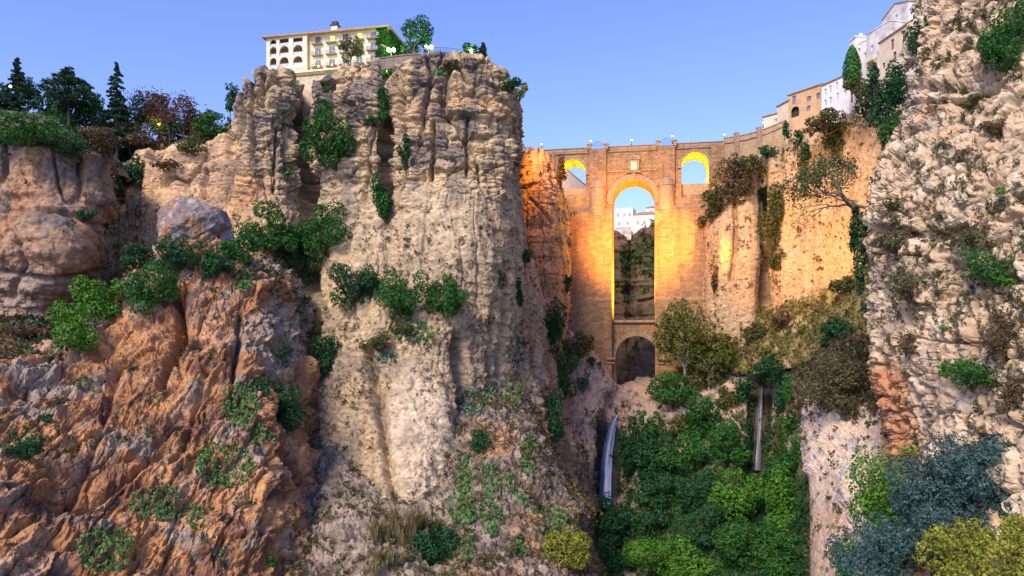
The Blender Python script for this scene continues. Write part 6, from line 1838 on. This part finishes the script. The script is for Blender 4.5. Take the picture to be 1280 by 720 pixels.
# bare spreading tree at the corner of the near cliff
sparse_tree(1095, 130, 300, 118, 'olive', 'large half bare tree leaning left from the corner of the near cliff', None, lean=(-.35, .1, 1), depth=6, per=9, bark='bark_grey', spread=.6, r=.5, first=.26, leafpx=2.2, foot=P(1097, 292, 117), ln=24, bend=.5, split=(2, 3), up=.1)
sparse_tree(1092, 180, 290, 118, 'olive', 'low bare branches reaching left below the large half bare tree', None, lean=(-1, .0, .25), depth=5, per=1, bark='bark_grey', spread=.3, r=.34, first=.27, leafpx=1.8, foot=P(1099, 262, 117), ln=20, bend=.5, up=-.05)
# cypress by the white houses
cy = P(1065, 112, 226); rngc = np.random.default_rng(77)
cr = empty('cypress_tree', cy, 'tall dark cypress between the white houses', 'tree')
nC = 2600; t = rngc.random(nC) ** .8; a = rngc.random(nC) * 6.283
rad = (11.5 / F * 226) * np.sin(np.pi * np.clip(.10 + .90 * t, 0, 1)) ** .6 * (1 - .25 * t) * rngc.uniform(.6, 1.1, nC)
H_ = (112 - 57) / F * 226
pc = np.stack([cy.x + rad * np.cos(a), cy.y + rad * np.sin(a), cy.z + t * H_], 1)
leafy('crown', pc, np.stack([np.cos(a), np.sin(a), .3 + 0 * a], 1) / 1.05, 2.0 / F * 226, rngc, L['green'], cr, .45 + .35 * noise(pc / 1.0, 5) + .2 * rngc.random(nC))
mm = MB(); mm.tube([cy - Vector((0, 0, 4)), cy + Vector((0, 0, H_ * .8))], [.35, .08], 6); mm.build('trunk', M['bark'], cr)
for a in ((1040,150,44,26,'olive','pale green shrubs below the white two storey house'), (1078,108,40,22,'olive','olive shrubs at the foot of the cypress'), (1016,160,30,16,'brown','dry shrubs under the old ochre facade')):
    bush(*a[:5], a[5], group=GR, Y={1040: 236, 1078: 219, 1016: 243}[a[0]])
# -- big trees in the bottom right corner
tree(1112, 622, 112, 140, 760, 98, 'bright', 'leafy green tree in front of the near cliff, left of the blue green trees', leafpx=3.4, gap=.32, dense=.9)
tree(1062, 700, 44, 60, 770, 96, 'green', 'small green tree at the bottom against the rock knob', leafpx=3.2, gap=.35)
tree(1165, 625, 104, 104, 780, 84, 'blue', 'left blue green tree of the corner, below the rung wall', leafpx=2.7, gap=.22, dense=1.15)
tree(1225, 612, 124, 120, 800, 80, 'blue', 'tallest blue green tree of the corner', leafpx=2.7, gap=.22, dense=1.15)
tree(1276, 622, 84, 130, 800, 78, 'blue', 'blue green tree cut off by the right edge', leafpx=2.7, gap=.22, dense=1.1)
tree(1258, 588, 70, 84, 800, 79, 'blue', 'upper right blue green tree of the corner, against the pale rock', leafpx=2.7, gap=.22, dense=1.15)
tree(1110, 692, 124, 84, 800, 80, 'blue', 'low blue green tree at the bottom edge', leafpx=2.7, gap=.22, dense=1.15)
tree(1180, 672, 90, 70, 800, 76, 'blue', 'blue green tree behind the yellow green one', leafpx=2.7, gap=.22, dense=1.1)
tree(1224, 700, 130, 80, 800, 70, 'yellow', 'yellow green bush tree at the bottom right corner', leafpx=3.2, gap=.35)
tree(1275, 668, 40, 50, 800, 69, 'yellow', 'small yellow green tree at the right edge', leafpx=3.2, gap=.35)

# -- countless small plants
fr = lambda q, s, sc, a=0.0: sstep(a, a + .3, noise(q / sc, s))
cover('main', 2000, 2.0, 'brown', 'dry tufts dotted over the main cliff', lambda q, x, y: (.03 + fr(q, 5, 7, .12)) * sstep(240, 340, y) * (1 - .85 * blob(x, y, 525, 560, 45, 110)), 11)
cover('main', 1200, 2.0, 'scrub', 'green tufts dotted over the main cliff', lambda q, x, y: (.03 + fr(q, 6, 6, .15)) * sstep(120, 300, y) * (1 - .9 * blob(x, y, 525, 560, 45, 110)) + .8 * blob(x, y, 500, 425, 60, 16), 12)
cover('red', 900, 2.6, 'brown', 'dry tufts on the red slope', lambda q, x, y: fr(q, 7, 5, .1) + .6 * sstep(40, 0, y - crest(x)), 13)
cover('red', 700, 2.8, 'deep', 'dark green tufts on the red slope', lambda q, x, y: fr(q, 8, 6, .25) + .3 * blob(x, y, 260, 560, 40, 12) + .5 * sstep(50, 0, y - crest(x)), 14)
cover('talus', 3200, 2.4, 'brown', 'dry undergrowth on the scree', lambda q, x, y: (.1 + fr(q, 9, 5)) * (1 + sstep(540, 580, x)), 15)
cover('talus', 1900, 2.8, 'olive', 'green undergrowth on the scree', lambda q, x, y: (.05 + fr(q, 10, 4, .1)), 16)
cover('near', 3600, 2.4, 'scrub', 'dry scrub covering the near cliff', lambda q, x, y: (.01 + fr(q, 18, 3.5, .15) + 1.1 * blob(x, y, 1255, 400, 40, 110)) * (1 - .8 * blob(x, y, 1172, 480, 26, 55)), 17)
cover('near', 4200, 2.3, 'scrub', 'olive cushions covering the near cliff', lambda q, x, y: (.01 + fr(q, 19, 3.4, .2) + .7 * blob(x, y, 1130, 320, 40, 60)) * (1 - .8 * blob(x, y, 1172, 480, 26, 55)), 18)
cover('bank', 2300, 1.9, 'grass', 'grass on the bank under the golden cliff', lambda q, x, y: 1 + 0 * x, 19, elong=2.6)
cover('bank', 900, 2.0, 'straw', 'dry grass on the bank under the golden cliff', lambda q, x, y: .1 + fr(q, 20, 6), 20, elong=2.6)
cover('bank', 300, 2.4, 'brown', 'brown herbs on the bank under the golden cliff', lambda q, x, y: fr(q, 21, 6), 21)
cover('gorge', 3200, 2.4, 'deep', 'ivy and ground plants on the gorge slopes', lambda q, x, y: sstep(785, 830, x) * sstep(515, 575, y) + .5 * sstep(840, 880, x) * sstep(480, 520, y) + .05 * sstep(540, 600, y), 22, 12)
cover('gorge', 3000, 2.4, 'deep', 'dark ivy in the depths of the gorge', lambda q, x, y: sstep(760, 790, x) * sstep(560, 620, y) + .6 * fr(q, 23, 6) * sstep(770, 800, x) * sstep(500, 560, y), 23, 12)
cover('gorge', 900, 2.6, 'olive', 'tufts on the bare rock below the bridge', lambda q, x, y: .1 + fr(q, 24, 5), 24)
cover('knob', 1700, 3.4, 'brown', 'brown scrub on the rock knob', lambda q, x, y: sstep(540, 470, y) + .12 * fr(q, 25, 2), 25)
cover('knob', 800, 3.0, 'olive', 'olive herbs on the rock knob', lambda q, x, y: sstep(520, 460, y) + .2 * fr(q, 26, 2), 26)
cover('left', 900, 3.0, 'brown', 'scrub on the left cliff and its ledge', lambda q, x, y: sstep(392, 402, y) + .1 * fr(q, 27, 5) + sstep(190, 170, y), 27)
cover('left', 500, 3.0, 'deep', 'green plants on the left cliff and its ledge', lambda q, x, y: .6 * sstep(392, 402, y) + .08 * fr(q, 28, 5) + sstep(195, 170, y), 28)
cover('hill', 6000, 4.5, 'deep', 'undergrowth of the left hilltop wood', lambda q, x, y: (y > 100) * 1.0, 29)
cover('hill', 2500, 4.0, 'brown', 'brown undergrowth of the left hilltop wood', lambda q, x, y: (y > 100) * sstep(90, 140, x), 30)
cover('right', 600, 2.2, 'olive', 'tufts on the golden cliff', lambda q, x, y: .05 + fr(q, 31, 5, .2) + 1.5 * sstep(30, 0, y - np.interp(x, [880, 935, 990, 1060, 1110], [246, 205, 180, 150, 125])), 31)
cover('right', 300, 2.2, 'brown', 'brown tufts on the golden cliff', lambda q, x, y: .05 + fr(q, 32, 5, .2) + sstep(380, 420, y), 32)
cover('far', 350, 2.4, 'deep', 'bushes on the far side of the gorge', lambda q, x, y: blob(x, y, 808, 318, 14, 26) + .4 * blob(x, y, 785, 325, 10, 30) + .05 * (y < 480) + .5 * blob(x, y, 795, 445, 8, 16), 33)
cover('pin', 300, 2.4, 'brown', 'small plants on the pinnacle', lambda q, x, y: .1 + fr(q, 34, 3), 34)
